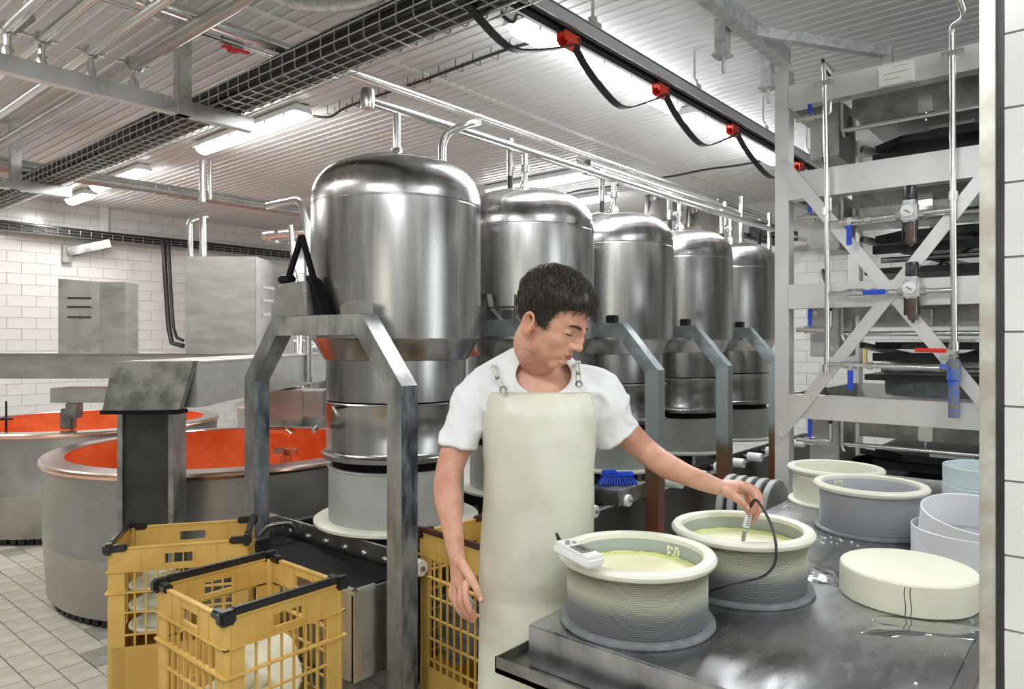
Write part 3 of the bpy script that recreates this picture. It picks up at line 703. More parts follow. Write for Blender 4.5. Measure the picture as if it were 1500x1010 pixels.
tag(g.done('ribbed_sleeve', 'hose_grey'), 'dark ribbed sleeve on the pipe in the top left corner', 'sleeve')
cp = thing('compressed_air_pipe', 'thin steel pipe with a red valve passing above the four ceiling pipes', 'pipe', (1.9, 3.58, 3.1), 0)
G().cyl((.3, 3.58, 3.1), (2.6, 3.58, 3.1), .011).done('tube', 'pipe_steel', cp, world=True)
G().cyl((1.86, 3.58, 3.1), (1.98, 3.58, 3.1), .02).cyl((1.92, 3.58, 3.09), (1.92, 3.58, 3.06), .012).done('valve_body', 'dull_steel', cp, world=True)
G().beam((1.85, 3.55, 3.055), (2.0, 3.55, 3.06), .03, .012, bev=.003).box((1.91, 3.55, 3.05), (.05, .045, .02), bev=.004).done('lever', 'red', cp, world=True, label='red valve lever')
tag(G().tube(spline([P(400, -8, 2.9), P(430, 5, 2.9), P(470, 9, 2.88), P(520, 7, 2.85), P(560, -6, 2.8)], 6), .022, 12).done('flexible_duct', 'galvanised'), 'sagging grey flexible duct cut by the top edge', 'duct')
# thin cable run across the ceiling between lights
g = G(); g.tube(spline([(2.95, 4.36, 3.12), (2.98, 4.2, 3.09), (3.0, 4.0, 3.13), (3.0, 3.3, 3.13), (3.0, 2.62, 3.14), (3.0, 2.3, 3.12)], 6), .009, 6)
for k in range(14):
    b = 2.4+k*.14; g.tube([(3.03, b, 3.17), (3.03, b, 3.115), (2.97, b, 3.115), (2.97, b, 3.17)], .003, 5)
tag(g.done('light_cable', 'cable_black'), 'dark cable clipped to the ceiling between two lights', 'cable')
g = G(); g.tube([(6.3, b, 3.13+.006*math.sin(b*9)) for b in [2.2+.12*k for k in range(22)]], .010, 6)
tag(g.done('light_cable', 'cable_black'), 'dark cable clipped to the ceiling beyond the far lights', 'cable')
g = G(); g.tube(spline([P(728, -25, 3.35), P(735, 15, 3.4), P(740, 26, 3.4), P(752, 32, 3.4), P(757, 22, 3.45), P(765, 25, 3.5)], 6), .009, 6)
tag(g.done('light_cable', 'cable_black'), 'short curled cable at the near end of the long right light', 'cable')
for px in (297, 306): 
    pass
tag(G().cyl(P(297, 235, 6.3), P(297, 296, 6.3), .03).cyl(P(308, 235, 6.5), P(308, 292, 6.5), .02).done('hanging_rod', 'pipe_steel'), 'pair of vertical hanger rods holding the tan-filled tray', 'rod')
g = G(); g.tube(path([P(280, 393, 5.62), P(278, 322, 5.62), P(305, 315, 5.62)], .04), .021); g.cyl(P(298, 393, 5.62), P(297, 317, 5.62), .026)
tag(g.done('cabinet_conduit', 'pipe_steel'), 'two vertical conduits rising from the large cabinet', 'conduit')
# rail with red cable trolleys
rl = thing('festoon_rail', 'aluminium rail hung under the ceiling beside the long light', 'rail', (3.6, 1.85, 2.9), 0)
g = G(); g.b2((.6, 1.80, 2.935), (6.1, 1.90, 2.945)).b2((.6, 1.80, 2.885), (6.1, 1.808, 2.94)).b2((.6, 1.892, 2.885), (6.1, 1.90, 2.94)); g.done('channel', 'alu', rl, world=True)
G().b2((.6, 1.85, 2.882), (6.1, 1.885, 2.90)).done('slot', 'black_rubber', rl, world=True)
for a in (2.75, 3.78, 4.81, 5.7):
    G().box((a, 1.85, 2.96), (.06, .06, .05)).cyl((a, 1.85, 2.96), (a, 1.85, CEIL-.02), .008).box((a, 1.85, 3.0), (.03, .03, .03)).done('hanger', 'pipe_steel', rl, world=True)
TRA = [(2.57, 'red'), (3.40, 'red'), (4.33, 'red'), (5.55, 'red')]
tn = ['red cable trolley nearest the top of the picture', 'second red cable trolley, at the middle of the rail', 'third red cable trolley, toward the press', 'farthest red cable trolley, beside the press post']
for (a, m), lbl in zip(TRA, tn):
    t = thing('cable_trolley', lbl, 'trolley', (a, 1.85, 2.85), 0, 'red trolleys on the rail')
    G().box((-.01, 0, .012), (.10, .05, .022), bev=.004).lathe([(.026, -.05), (.03, -.048), (.03, .036), (.026, .038), (0, .038)], (-.0, 0, -.012), 18, R=Matrix.Rotation(PI/2, 3, 'Y'), a0=-PI/2-.4, a1=PI/2+.4).prism([(-.065, -.024, -.02), (-.065, -.024, .022), (.048, -.024, .022), (.048, -.024, -.03)], (0, .006, 0)).prism([(-.065, .018, -.02), (-.065, .018, .022), (.048, .018, .022), (.048, .018, -.03)], (0, .006, 0)).done('saddle', 'red_trolley', t)
    G().box((-.03, 0, .03), (.05, .03, .02)).cyl((.03, -.026, -.03), (.03, -.026, .01), .006).done('clamp', 'dark_metal', t)
ca = []
prev = (1.55, 2.84)
stops = [(1.75, 2.86)]+[(a, 2.825) for a, _ in TRA]
pts = []
for (a0, z0), (a1, z1) in zip(stops, stops[1:]):
    span = a1-a0; dep = .20 if a0 < 2 else .21
    for k in range(14):
        t = k/14; pts.append(Vector((a0+span*(t+.06*math.sin(2*PI*t)), 1.83, z0+(z1-z0)*t-dep*math.sin(PI*t)**.8*(1-.35*t)-0)))
pts.append(Vector((stops[-1][0], 1.83, stops[-1][1])))
g = G(); 
R_ = []
for i, p in enumerate(pts):
    t = (pts[min(i+1, len(pts)-1)]-pts[max(i-1, 0)]).normalized(); n = t.cross(Vector((0, 1, 0))).normalized()
    R_.append([p+Vector((0, .018, 0))+n*.004, p+Vector((0, .018, 0))-n*.004, p-Vector((0, .018, 0))-n*.004, p-Vector((0, .018, 0))+n*.004])
g.loft(R_)
tag(g.done('festoon_cable', 'cable_black'), 'flat black cable looping between the red trolleys', 'cable')
# galvanised beams above the press
t = thing('ceiling_beam', 'galvanised channel running to the top of the press post', 'beam', (2.9, 1.3, 2.95), 0)
G().b2((1.2, 1.25, 2.90), (3.62, 1.31, 2.98)).b2((1.2, 1.31, 2.965), (3.62, 1.33, 2.98)).done('channel', 'galvanised', t, world=True)
for a in (3.05, 3.59): G().b2((a-.03, 1.33, 2.80), (a+.03, 1.38, 2.96)).b2((a-.04, 1.32, 2.795), (a+.04, 1.39, 2.805)).cyl((a, 1.35, 2.72), (a, 1.35, 2.80), .008).done('hanger', 'galvanised', t, world=True)
tag(G().beam((3.05, 1.36, 2.93), (3.85, .86, 2.93), .04, .045).beam((3.85, .86, 2.95), (3.85, .86, 2.8), .04, .05).done('ceiling_strut', 'galvanised'), 'diagonal galvanised strut above the press, below the ceiling', 'beam')

# ------------------------------------------------------------------ press frame at the right
pr = thing('cheese_press', 'tall steel press frame with cross braces and dark plates, right of the tanks', 'press', (3.63, .79, 0), 0)
PX = 3.63; PB0, PB1 = .285, 1.289
for b in (PB1, PB0):
    G().b2((PX-.03, b-.035, 0), (PX+.05, b+.035, 2.88 if b == PB1 else 2.8), bev=.004).done('post', 'press_steel', pr, world=True)
    G().b2((PX+1.25, b-.035, 0), (PX+1.33, b+.035, 2.8), bev=.004).done('post', 'press_steel', pr, world=True)
for z0, z1 in ((2.68, 2.79), (2.22, 2.355), (1.68, 1.80), (1.14, 1.255), (.6, .715)):
    g = G(); g.b2((PX-.035, PB0, z0), (PX-.025, PB1-.036, z1)).b2((PX-.03, PB0, z1-.012), (PX+.04, PB1-.036, z1)).b2((PX-.03, PB0, z0), (PX+.04, PB1-.036, z0+.012)); g.done('front_beam', 'press_steel', pr, world=True)
    G().b2((PX+1.26, PB0, z0), (PX+1.32, PB1, z1)).done('rear_beam', 'press_steel', pr, world=True)
    # side rails
    for b in (PB0, PB1): G().b2((PX+.05, b-.02, z0+.02), (PX+1.25, b+.02, z1)).done('side_rail', 'dull_steel', pr, world=True)
for (y0, z0), (y1, z1), dx in (((PB1, 2.42), (PB0, 1.055), -.045), ((PB1, 1.055), (PB0, 2.42), -.056)):
    G().beam((PX+dx, y0, z0), (PX+dx, y1, z1), .01, .055).cyl((PX+dx-.012, y0, z0), (PX+dx, y0, z0), .012).done('brace', 'press_steel', pr, world=True)
G().cyl((PX-.07, .787, 1.738), (PX-.05, .787, 1.738), .012).done('bolt', 'pipe_steel', pr, world=True)
g = G(); g.b2((PX-.05, .70, 2.685), (PX-.035, .84, 2.775)); g.done('name_plate', 'paper', pr, world=True)
g = G()
for k, (w0, w1) in enumerate(((.72, .78), (.72, .82), (.75, .82))): g.b2((PX-.0515, w0, 2.76-k*.026), (PX-.05, w1, 2.763-k*.026))
g.done('name_plate_print', 'mould_grey', pr, world=True)
for z in (2.68, 2.22, 1.68, 1.14):
    # press level: hangers, rod, head plate, cylinder block, platen
    for b in (1.02, .42):
        G().prism([(PX+.05, b, z), (PX+.20, b, z), (PX+.20, b, z-.12), (PX+.09, b, z-.16), (PX+.05, b, z-.13)], (0, .012, 0)).done('hanger_plate', 'steel', pr, world=True)
    G().cyl((PX+.10, .42, z-.125), (PX+.10, 1.02, z-.125), .012).done('tie_rod', 'pipe_steel', pr, world=True)
    G().b2((PX+.2, .35, z-.03), (PX+1.1, 1.02, z+.05)).b2((PX+.18, .32, z-.09), (PX+.26, .98, z+.03)).done('head_beam', 'dull_steel', pr, world=True)
    G().b2((PX+.12, 1.06, z-.24), (PX+.42, 1.20, z+.04), bev=.006).done('cylinder_block', 'matte_steel', pr, world=True)
    G().cyl((PX+.11, 1.09, z-.2), (PX+.12, 1.09, z-.2), .012).cyl((PX+.11, 1.17, z-.02), (PX+.12, 1.17, z-.02), .012).done('bolt', 'pipe_steel', pr, world=True)
    # tapered dark platen
    pl = [(PX+.35, .95), (PX+.22, .80), (PX+.22, .30), (PX+1.0, .30), (PX+1.15, .5), (PX+1.15, .8), (PX+1.0, .95)]
    G().prism([(x, y, z-.20) for x, y in pl], (0, 0, .035)).b2((PX+.3, .3, z-.26), (PX+.34, .95, z-.22)).done('platen', 'dark_metal', pr, world=True)
    G().b2((PX+.20, .50, z-.165), (PX+.22, .68, z-.15)).b2((PX+.16, .66, z-.09), (PX+.18, .72, z-.01), bev=.004).cyl((PX+.17, .69, z-.13), (PX+.17, .69, z-.09), .008).done('guide', 'pipe_steel', pr, world=True)
    G().beam((PX+.3, 1.0, z-.18), (PX+.9, .5, z-.34), .03, .03).beam((PX+.3, .4, z-.18), (PX+.9, .9, z-.34), .03, .03).cyl((PX+.26, .3, z-.30), (PX+.26, .9, z-.30), .014).done('scissor_arm', 'dull_steel', pr, world=True)
    G().b2((PX+.35, .4, z-.36), (PX+1.0, 1.0, z-.33)).done('shelf_plate', 'dark_panel', pr, world=True)
# left side pipes of the press
for z in (2.62, 2.13, 1.575, 1.03):
    y = 1.255
    G().cyl((PX+.0, y-.03, z-.0), (PX-.0, y-.15, z-.0), .012).tube(path([(PX, y-.12, z), (PX, y-.19, z), (PX, y-.19, z+.09)], .02), .011).cyl((PX, y-.07, z), (PX, y-.12, z), .02).done('valve_tube', 'pipe_steel', pr, world=True)
    G().beam((PX-.02, y-.10, z+.02), (PX-.02, y-.10, z+.13), .016, .012).done('valve_lever', 'blue', pr, world=True, label='blue valve lever')
    G().tube(spline([(PX, y-.19, z+.09), (PX+.02, y-.19, z+.16), (PX+.05, y-.15, z+.25), (PX+.08, y-.13, z+.3)], 4), .009, 7).done('air_hose', 'cable_black', pr, world=True)
# mould held in the press and dark ring below
mp_ = xy(2.05, 3.95)
t = thing('pressed_mould', 'blue-grey drum mould with two pale rims inside the press', 'mould', (PX+.62, .70, 1.24), 0)
G().lathe([(0, 0), (.255, 0), (.26, .02), (.26, .15), (.25, .15)], seg=56).done('wall', 'mould_dark', t)
for z in (.15, .195): G().lathe([(.24, z), (.275, z), (.28, z+.01), (.275, z+.02), (.24, z+.02)], seg=56).done('rim', 'cream_plastic', t)
G().lathe([(0, .2), (.24, .2), (.24, .16)], seg=40).done('lid', 'mould_grey', t)
t = thing('press_ring', 'large dark ring with a worn metal lip under the lowest press level, behind the moulds', 'ring', (PX+.50, .70, .75), 0)
G().lathe([(.42, -.03), (.43, 0), (.43, .13), (.425, .14), (.41, .135), (.41, 0), (.0, 0)], seg=72).done('band', 'dull_steel', t)
G().lathe([(.408, .02), (.408, .138), (.395, .14), (.39, .02)], seg=72).done('liner', 'black_rubber', t)
# riser pipes and valve lines in front of the press
RX = PX-.10
def pr_pt(px, py, x=RX):                                             # point on the plane a = x
    m = (px-750)/1046; d = x/(FW[0]+RT[0]*m); return P(px, py, d)
pipe('riser_pipe', 'left vertical air pipe in front of the press', [pr_pt(1221, 108), pr_pt(1207, 90), pr_pt(1211, 250), pr_pt(1212, 400), pr_pt(1211, 545)], .012, bend=.03, extra=unions([(pr_pt(1209, 310), (0, 0, 1)), (pr_pt(1210, 540), (0, 0, 1))], .017))
pipe('riser_pipe', 'right vertical air pipe in front of the press, bent at the top', [pr_pt(1402, -10, RX-.2), pr_pt(1415, 22, RX-.15), pr_pt(1394, 36), pr_pt(1395, 120), pr_pt(1396, 290), pr_pt(1398, 515)], .013, bend=.05, extra=unions([(pr_pt(1396, 287), (0, 0, 1)), (pr_pt(1398, 508), (0, 0, 1))], .019))
def saddle(px, py, lbl):
    c = pr_pt(px, py); g = G().box((c.x, c.y, c.z), (.035, .085, .022), bev=.003).cyl((c.x-.02, c.y+.03, c.z), (c.x+.02, c.y+.03, c.z), .007).cyl((c.x-.02, c.y-.03, c.z), (c.x+.02, c.y-.03, c.z), .007).cyl((c.x, c.y-.0, c.z), (c.x+.1, c.y-.0, c.z), .01)
    tag(g.done('pipe_saddle', 'pipe_steel'), lbl, 'clamp', 'pipe saddles on the press')
saddle(1208, 122, 'two-bolt clamp at the top of the left riser pipe'); saddle(1396, 78, 'two-bolt clamp at the top of the right riser pipe')
for i, (px0, y0, px1, y1, vx, vdir, fx, fy) in enumerate(((1212, 328, 1395, 307, 1250, 'down', 1333, 315), (1213, 431, 1396, 425, 1258, 'side', 1336, 427), (1212, 534, 1397, 540, 1252, 'down', None, None))):
    nm = ['upper', 'middle', 'lower'][i]
    t = thing('valve_line', nm+' horizontal air line across the press with a blue-handled valve', 'pipe', pr_pt((px0+px1)/2, (y0+y1)/2), 0, 'horizontal air lines on the press')
    a, b = pr_pt(px0, y0), pr_pt(px1, y1)
    f = (vx-px0)/(px1-px0); v = a.lerp(b, f); ax = (b-a).normalized()
    G().cyl(a, b, .011).done('tube', 'pipe_steel', t, world=True)
    G().cyl(v-ax*.035, v+ax*.035, .02).cyl(v-ax*.05, v-ax*.03, .017, 6).cyl(v+ax*.06, v+ax*.085, .018, 6).cyl(v, v-Vector((.035, 0, 0)), .012).done('ball_valve', 'pipe_steel', t, world=True)
    if vdir == 'down': G().beam(v+Vector((-.035, 0, -.02)), v+Vector((-.035, 0, -.115)), .024, .008, bev=.003, up=(1, 0, 0)).done('lever', 'blue', t, world=True, label='blue plastic lever')
    else: G().beam(v+Vector((-.035, 0, 0))+ax*.035, v+Vector((-.035, 0, 0))+ax*.13, .01, .022, bev=.003).done('lever', 'blue', t, world=True, label='blue plastic lever')
    if vdir == 'down': G().beam(v+Vector((-.035, 0, .0)), v+Vector((-.035, 0, -.03)), .014, .006, up=(1, 0, 0)).done('lever_stem', 'pipe_steel', t, world=True)
    if fx:
        c = pr_pt(fx, fy)
        u = thing('air_regulator', nm+' air regulator with dial and clear bowl on the press', 'regulator', c, 0, 'air regulators')
        G().lathe([(0, .13), (.024, .128), (.027, .12), (.027, .07), (.02, .062), (.02, .05)], seg=20).done('knob', 'black_plastic', u)
        G().box((0, 0, .01), (.06, .062, .085), bev=.008).box((0, 0, .055), (.05, .05, .02), bev=.004).cyl((0, -.055, 0), (0, .055, 0), .018, 6).done('body', 'galvanised', u)
        G().lathe([(0, 0), (.026, 0), (.026, .012), (.022, .014), (0, .014)], (-.03, .005, .012), 24, R=Matrix.Rotation(-PI/2, 3, 'Y')).done('dial', 'paper', u)
        G().beam((-.0455, -.008, .004), (-.0455, .014, .018), .002, .003).done('needle', 'black_plastic', u)
        G().lathe([(.024, -.03), (.024, -.105), (.018, -.125), (.008, -.13), (.006, -.14), (0, -.14)], (0, -.004, 0), 20).done('bowl', 'glass_bowl', u)
        for s in (-1, 1): G().box((0, s*.027, -.065), (.03, .006, .08)).done('bowl_guard', 'black_plastic', u)
rv = thing('drain_valve', 'red-handled valve above a chipped blue drain tube on the right riser', 'valve', pr_pt(1397, 540, RX), 0)
c = pr_pt(1397, 540, RX)
G().cyl(c+Vector((0, 0, .045)), c+Vector((0, 0, .10)), .019, 8).cyl(c+Vector((0, 0, .07)), c+Vector((-.04, 0, .07)), .011).done('body', 'pipe_steel', rv, world=True)
G().beam(c+Vector((-.04, .02, .075)), c+Vector((-.04, .14, .078)), .01, .018, bev=.003).done('lever', 'red', rv, world=True, label='red lever')
mat('blue_chipped', (.03, .14, .62), .45, vary=.3, vscale=30, col2=(.25, .22, .10))
G().cyl(c+Vector((0, 0, .04)), c+Vector((0, 0, -.21)), .021, 14).cyl(c+Vector((0, 0, .03)), c+Vector((0, 0, -.05)), .027, 14).cyl(c, c+Vector((0, .05, 0)), .018).done('drain_tube', 'blue_chipped', rv, world=True)
c = P(1255, 520, 6.6); g = G().lathe([(0, .04), (.04, .04), (.045, .02), (.03, .0), (0, 0)], c, 20, R=Matrix.Rotation(-PI/2, 3, 'Y'))
eb = thing('emergency_stop', 'small red and yellow stop button behind the press', 'switch', c, 0)
G().cyl((.04, 0, 0), (.04, 0, -c.z), .025).done('stand', 'dull_steel', eb); G().box((.04, 0, 0), (.08, .15, .18), bev=.01).done('plate', 'pale_yellow', eb); g.bm.free()
G().lathe([(0, .06), (.03, .055), (.04, .03), (.02, .0), (0, 0)], (0, 0, .01), 18, R=Matrix.Rotation(-PI/2, 3, 'Y')).done('button', 'red', eb)

# pipes and valves between the gantry and the nearest tank
pipe('standing_pipe', 'bright bent steel pipe left of the nearest tank', [P(392, 302, 5.2), P(440, 292, 5.0), P(450, 330, 5.0), P(452, 520, 5.0), P(452, 560, 5.0)], .025)
pipe('standing_pipe', 'thin dark-clipped pipe left of the bright bent pipe', [P(425, 330, 5.6), P(432, 400, 5.6), P(440, 455, 5.4), P(437, 560, 5.2)], .02, m='pipe_steel')
g = G()
for i, (px, py) in enumerate(((395, 345), (405, 348), (418, 343), (430, 350))): g.cyl(P(px-8, py, 6.6), P(px+9, py-2, 6.6), .05).cyl(P(px, py-6, 6.6), P(px, py+8, 6.6), .035)
g.cyl(P(385, 347, 6.6), P(455, 340, 6.4), .028)
tag(g.done('valve_group', 'pipe_steel'), 'row of small valves on a pipe under the tray, left of the nearest tank', 'valves')
g = G()
for px, y0, y1, r in ((441, 478, 600, .018), (452, 485, 602, .025), (430, 500, 560, .014)): g.cyl(P(px, y0, 5.9), P(px, y1, 5.9), r)
for px, py in ((440, 500), (450, 490), (462, 497), (456, 510), (443, 545), (440, 570)): g.ell(P(px, py, 5.85), (.035, .035, .035), seg=10); g.cyl(P(px-10, py, 5.85), P(px+10, py, 5.85), .012)
tag(g.done('valve_cluster', 'steel'), 'cluster of small valves and pipes seen through the nearest arch', 'valves')
tag(G().box(P(466, 530, 7.0), (.35, .35, .30), bev=.02).cyl(P(455, 520, 6.7), P(455, 520, 6.65), .04).cyl(P(470, 520, 6.7), P(470, 520, 6.65), .04).done('switch_panel', 'steel'), 'steel switch panel with round knobs seen through the nearest arch', 'panel')
tag(G().b2((P(465, 600, 7.0).x-.25, P(465, 600, 7).y-.25, 0), (P(465, 600, 7.0).x+.25, P(465, 600, 7).y+.25, 1.15)).done('machine_base', 'dull_steel'), 'grey steel machine body behind the nearest tank', 'machine')
c = P(460, 388, 6.9); tag(G().lathe([(0, .2), (.1, .15), (.22, 0), (.22, -.1), (0, -.1)], c, 24).box((c.x, c.y, c.z-.16), (.5, .3, .1)).cyl((c.x, c.y, 0), (c.x, c.y, c.z-.15), .04).done('funnel_hood', 'ring_plastic'), 'pale cone-shaped hood just left of the nearest tank', 'hood')

# ------------------------------------------------------------------ work table with moulds and cheese
TZ = .85
wt = thing('work_table', 'wet steel work table with a drip gutter, in front of the man', 'table', (2.3, .66, 0), 0)
ta0, ta1, tb0, tb1 = 1.312, 3.46, .245, 1.067
g = G(); g.b2((ta0, tb0, TZ-.1), (ta1, tb1, TZ), bev=.004); g.done('top', 'table_steel', wt, world=True)
g = G(); e = .055
g.b2((ta0-e, tb0-.0, TZ-.112), (ta1, tb1+e, TZ-.10))
g.b2((ta0-e, tb0, TZ-.112), (ta0-e+.004, tb1+e, TZ-.075)).b2((ta0-e, tb1+e-.004, TZ-.112), (ta1, tb1+e, TZ-.075))
g.done('gutter', 'dull_steel', wt, world=True)
for x, y in ((ta0+.1, tb0+.08), (ta0+.1, tb1-.1), (ta1-.1, tb0+.08), (ta1-.1, tb1-.1)): G().b2((x-.025, y-.025, 0), (x+.025, y+.025, TZ-.112)).done('leg', 'dull_steel', wt, world=True)
G().b2((ta0+.1, tb1-.115, .2), (ta1-.1, tb1-.085, .24)).b2((ta0+.1, tb0+.065, .2), (ta1-.1, tb0+.095, .24)).done('stretcher', 'dull_steel', wt, world=True)

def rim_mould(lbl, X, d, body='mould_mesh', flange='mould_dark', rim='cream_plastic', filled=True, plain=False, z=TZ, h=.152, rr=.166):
    a, b = xy(X, d); t = thing('ring_mould', lbl, 'mould', (a, b, z), 0, 'rimmed cheese moulds on the table')
    prof = [(rr-.002, .012)]
    n = 34
    if not plain:
        for k in range(n):
            z0 = .016+(h-.02)*k/n; dz = (h-.02)/n
            prof += [(rr-.0018, z0), (rr+.001, z0+dz*.25), (rr+.001, z0+dz*.6), (rr-.0018, z0+dz*.85)]
    prof += [(rr, h-.002), (rr-.006, h-.002)]
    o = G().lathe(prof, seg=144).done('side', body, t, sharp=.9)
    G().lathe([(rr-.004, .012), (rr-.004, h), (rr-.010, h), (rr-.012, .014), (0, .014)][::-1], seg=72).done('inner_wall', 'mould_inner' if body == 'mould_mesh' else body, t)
    G().lathe([(0, 0), (rr+.016, 0), (rr+.019, .004), (rr+.018, .010), (rr+.012, .013), (rr-.004, .013)], seg=96).done('base_flange', flange, t)
    w0, w1 = rr-.010, rr+.021
    G().lathe([(w0, h-.004), (w1-.005, h-.006), (w1, h-.001), (w1+.001, h+.006), (w1-.004, h+.013), (w0+.008, h+.015), (w0+.001, h+.011), (w0, h-.004)], seg=96).done('rim', rim, t)
    if filled:
        g = G(); zc = h-.038
        g.lathe([(0, zc), (rr*.5, zc+.0005), (rr*.85, zc), (rr-.022, zc+.001)], seg=72); g.done('curd', 'curd', t)
        # uneven edge crust
        r2 = random.Random(int(a*1000)); rings = []
        bm = bmesh.new(); V0, V1, V2, V3 = [], [], [], []
        for k in range(144):
            th = 2*PI*k/144; j = .5+.5*noise.noise(Vector((math.cos(th)*9, math.sin(th)*9, a*7)))
            c_, s_ = math.cos(th), math.sin(th)
            for V, r, zz in ((V0, rr-.026-.002*j, zc-.001), (V1, rr-.022, zc+.003+.002*j), (V2, rr-.016, zc+.004+.006*j), (V3, rr-.010, zc+.002+.004*j)): V.append(bm.verts.new((r*c_, r*s_, zz)))
        for A, B in ((V0, V1), (V1, V2), (V2, V3)):
            for k in range(144): bm.faces.new((A[k], A[(k+1) % 144], B[(k+1) % 144], B[k]))
        g = G(); g.bm.free(); g.bm = bm; g.done('curd_edge', 'curd_edge', t)
    return t
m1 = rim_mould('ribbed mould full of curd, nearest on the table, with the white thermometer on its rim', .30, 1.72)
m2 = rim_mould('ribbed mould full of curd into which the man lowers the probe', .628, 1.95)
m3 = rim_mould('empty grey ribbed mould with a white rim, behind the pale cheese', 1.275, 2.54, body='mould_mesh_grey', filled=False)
m4 = rim_mould('plain pale green mould at the far end of the table', 1.345, 2.97, body='cream_plastic', flange='cream_plastic', filled=False, plain=True, h=.135)
for m_, c_ in ((m1, (.09, .11)), (m3, (-.05, .12))):
    g = G(); r2 = random.Random(5)
    for i in range(26):
        th = (-.12 if m_ is m1 else 1.04)+r2.uniform(-.11, .11); z = .118+r2.uniform(-.0, .026); r = .153
        g.ell((r*math.cos(th), r*math.sin(th), z), (.003, .004, r2.uniform(.002, .005)), seg=6)
    g.done('curd_crumbs', 'curd', m_, stuff=True)
# pale wheel of pressed cheese
a, b = xy(1.035, 1.87)
ch = thing('round_cheese', 'pale smooth cheese wheel with two dark scratches on its side', 'cheese', (a, b, TZ), 0)
G().lathe([(0, 0), (.155, 0), (.160, .002), (.162, .01), (.161, .076), (.158, .0805), (.153, .0815), (.151, .083), (.148, .0845), (0, .085)], seg=120).done('wheel', 'cheese', ch, sharp=.5)
g = G()
th0 = math.atan2(-b, -a)                       # toward the camera
for dt in (-.03, .045):
    th = th0+dt
    g.tube([(.1615*math.cos(th+.01*math.sin(k)), .1615*math.sin(th+.01*math.sin(k)), .004+.0115*k) for k in range(7)], .0011, 5)
g.done('scratch', 'stain', ch)
# white hoops
def hoop(lbl, X, d, z, m, r=.178, h=.115, tilt=(0, 0), th=.005):
    a, b = xy(X, d); t = G().lathe([(r-th, 0), (r, .002), (r, h-.002), (r-th/2, h), (r-th, h-.002), (r-th, 0)], seg=96).done('cheese_hoop', m)
    t.location = (a, b, z+.0001); t.rotation_euler = (tilt[0], tilt[1], 0)
    for v in t.data.vertices: pass
    return tag(t, lbl, 'hoop', 'plastic hoops on the table')
hoop('white plastic hoop standing flat right behind the pale cheese wheel', 1.415, 2.17, TZ, 'ring_plastic', h=.10)
hoop('white plastic hoop leaning inside the flat one', 1.425, 2.17, TZ+.040, 'ring_plastic', r=.170, h=.108, tilt=(.117, -.137))
hoop('pale blue hoop at the back, beside the empty grey mould', 1.93, 2.86, TZ+.0, 'ring_blue', r=.178, h=.09)
hoop('pale blue hoop stacked on the back one', 1.93, 2.86, TZ+.092, 'ring_blue', r=.177, h=.075, tilt=(0, 0))
g = G(); r2 = random.Random(11)
for cx, cd, n, sx in ((1.02, 2.42, 26, .10), (1.08, 2.9, 20, .08), (1.05, 2.3, 8, .2), (.9, 1.5, 10, .25), (.35, 1.45, 8, .2)):
    for i in range(n):
        X, d = cx+r2.gauss(0, sx*.6), cd+r2.gauss(0, sx*.5); a, b = xy(X, d)
        if not (ta0+.02 < a < ta1-.03 and tb0+.03 < b < tb1-.02): continue
        if any(math.hypot(X-x0, d-d0) < r0 for x0, d0, r0 in ((.30, 1.72, .2), (.628, 1.95, .2), (1.275, 2.54, .2), (1.345, 2.97, .2), (1.035, 1.87, .17), (1.42, 2.17, .19), (1.93, 2.86, .19))): continue
        s = r2.uniform(.0015, .0045); g.ell((a, b, TZ+s*.5), (s*1.4, s, s*.7), seg=6)
tag(g.done('cheese_crumbs', 'cheese'), 'scattered white curd crumbs on the steel table', 'crumbs', kind='stuff')
# thin puddles of whey and water
mat('wet', (.52, .53, .54), .10, .95)
def puddle(lbl, X, d, rx, ry, seed, rz=0):
    a, b = xy(X, d); n = 64; bm = bmesh.new(); A, B = [], []
    for k in range(n):
        th = 2*PI*k/n; j = 1+.55*noise.noise(Vector((math.cos(th)*1.6+seed, math.sin(th)*1.6, seed*3)))+.12*noise.noise(Vector((math.cos(th)*6, math.sin(th)*6, seed)))
        x, y = rx*j*math.cos(th), ry*j*math.sin(th); x, y = x*math.cos(rz)-y*math.sin(rz), x*math.sin(rz)+y*math.cos(rz)
        A.append(bm.verts.new((x, y, .0002))); B.append(bm.verts.new((x*.975, y*.975, .0014)))
    for k in range(n): bm.faces.new((A[k], A[(k+1) % n], B[(k+1) % n], B[k]))
    bm.faces.new(B); g = G(); g.bm.free(); g.bm = bm; o = g.done('puddle', 'wet'); 
    o.location = (a, b, TZ+.0002); tag(o, lbl, 'puddle', 'puddles on the table')
puddle('clear puddle on the table in front of the pale cheese wheel', .98, 1.66, .16, .07, 2.0, GY+.1)
puddle('narrow puddle on the table between the second mould and the cheese', .90, 2.05, .12, .06, 5.0, 1.0)

# thermometer on the rim, its cable and probe
c0 = P(847, 812, 1.595); d1 = (P(876, 828, 1.535)-P(818, 798, 1.655)).normalized()
th_ = thing('thermometer', 'white handheld thermometer resting on the rim of the nearest mould', 'thermometer', c0, 0)
up = Vector((0, 0, 1)); sd = d1.cross(up).normalized(); up2 = sd.cross(d1)
R3 = Matrix((d1, sd, up2)).transposed()
def tl_(v): return c0+R3 @ Vector(v)
G().box(c0, (.128, .052, .024), R=R3, bev=.006).box(tl_((-.0, 0, .012)), (.118, .044, .006), R=R3, bev=.002).done('case', 'white_plastic', th_, world=True)
G().box(tl_((.012, 0, .0155)), (.045, .034, .002), R=R3).done('screen', 'screen', th_, world=True)
g = G()
for x, y in ((-.028, -.010), (-.028, .010), (-.04, 0)): g.cyl(tl_((x, y, .013)), tl_((x, y, .0175)), .0055, 10)
g.done('button', 'hose_grey', th_, world=True)
g = G()
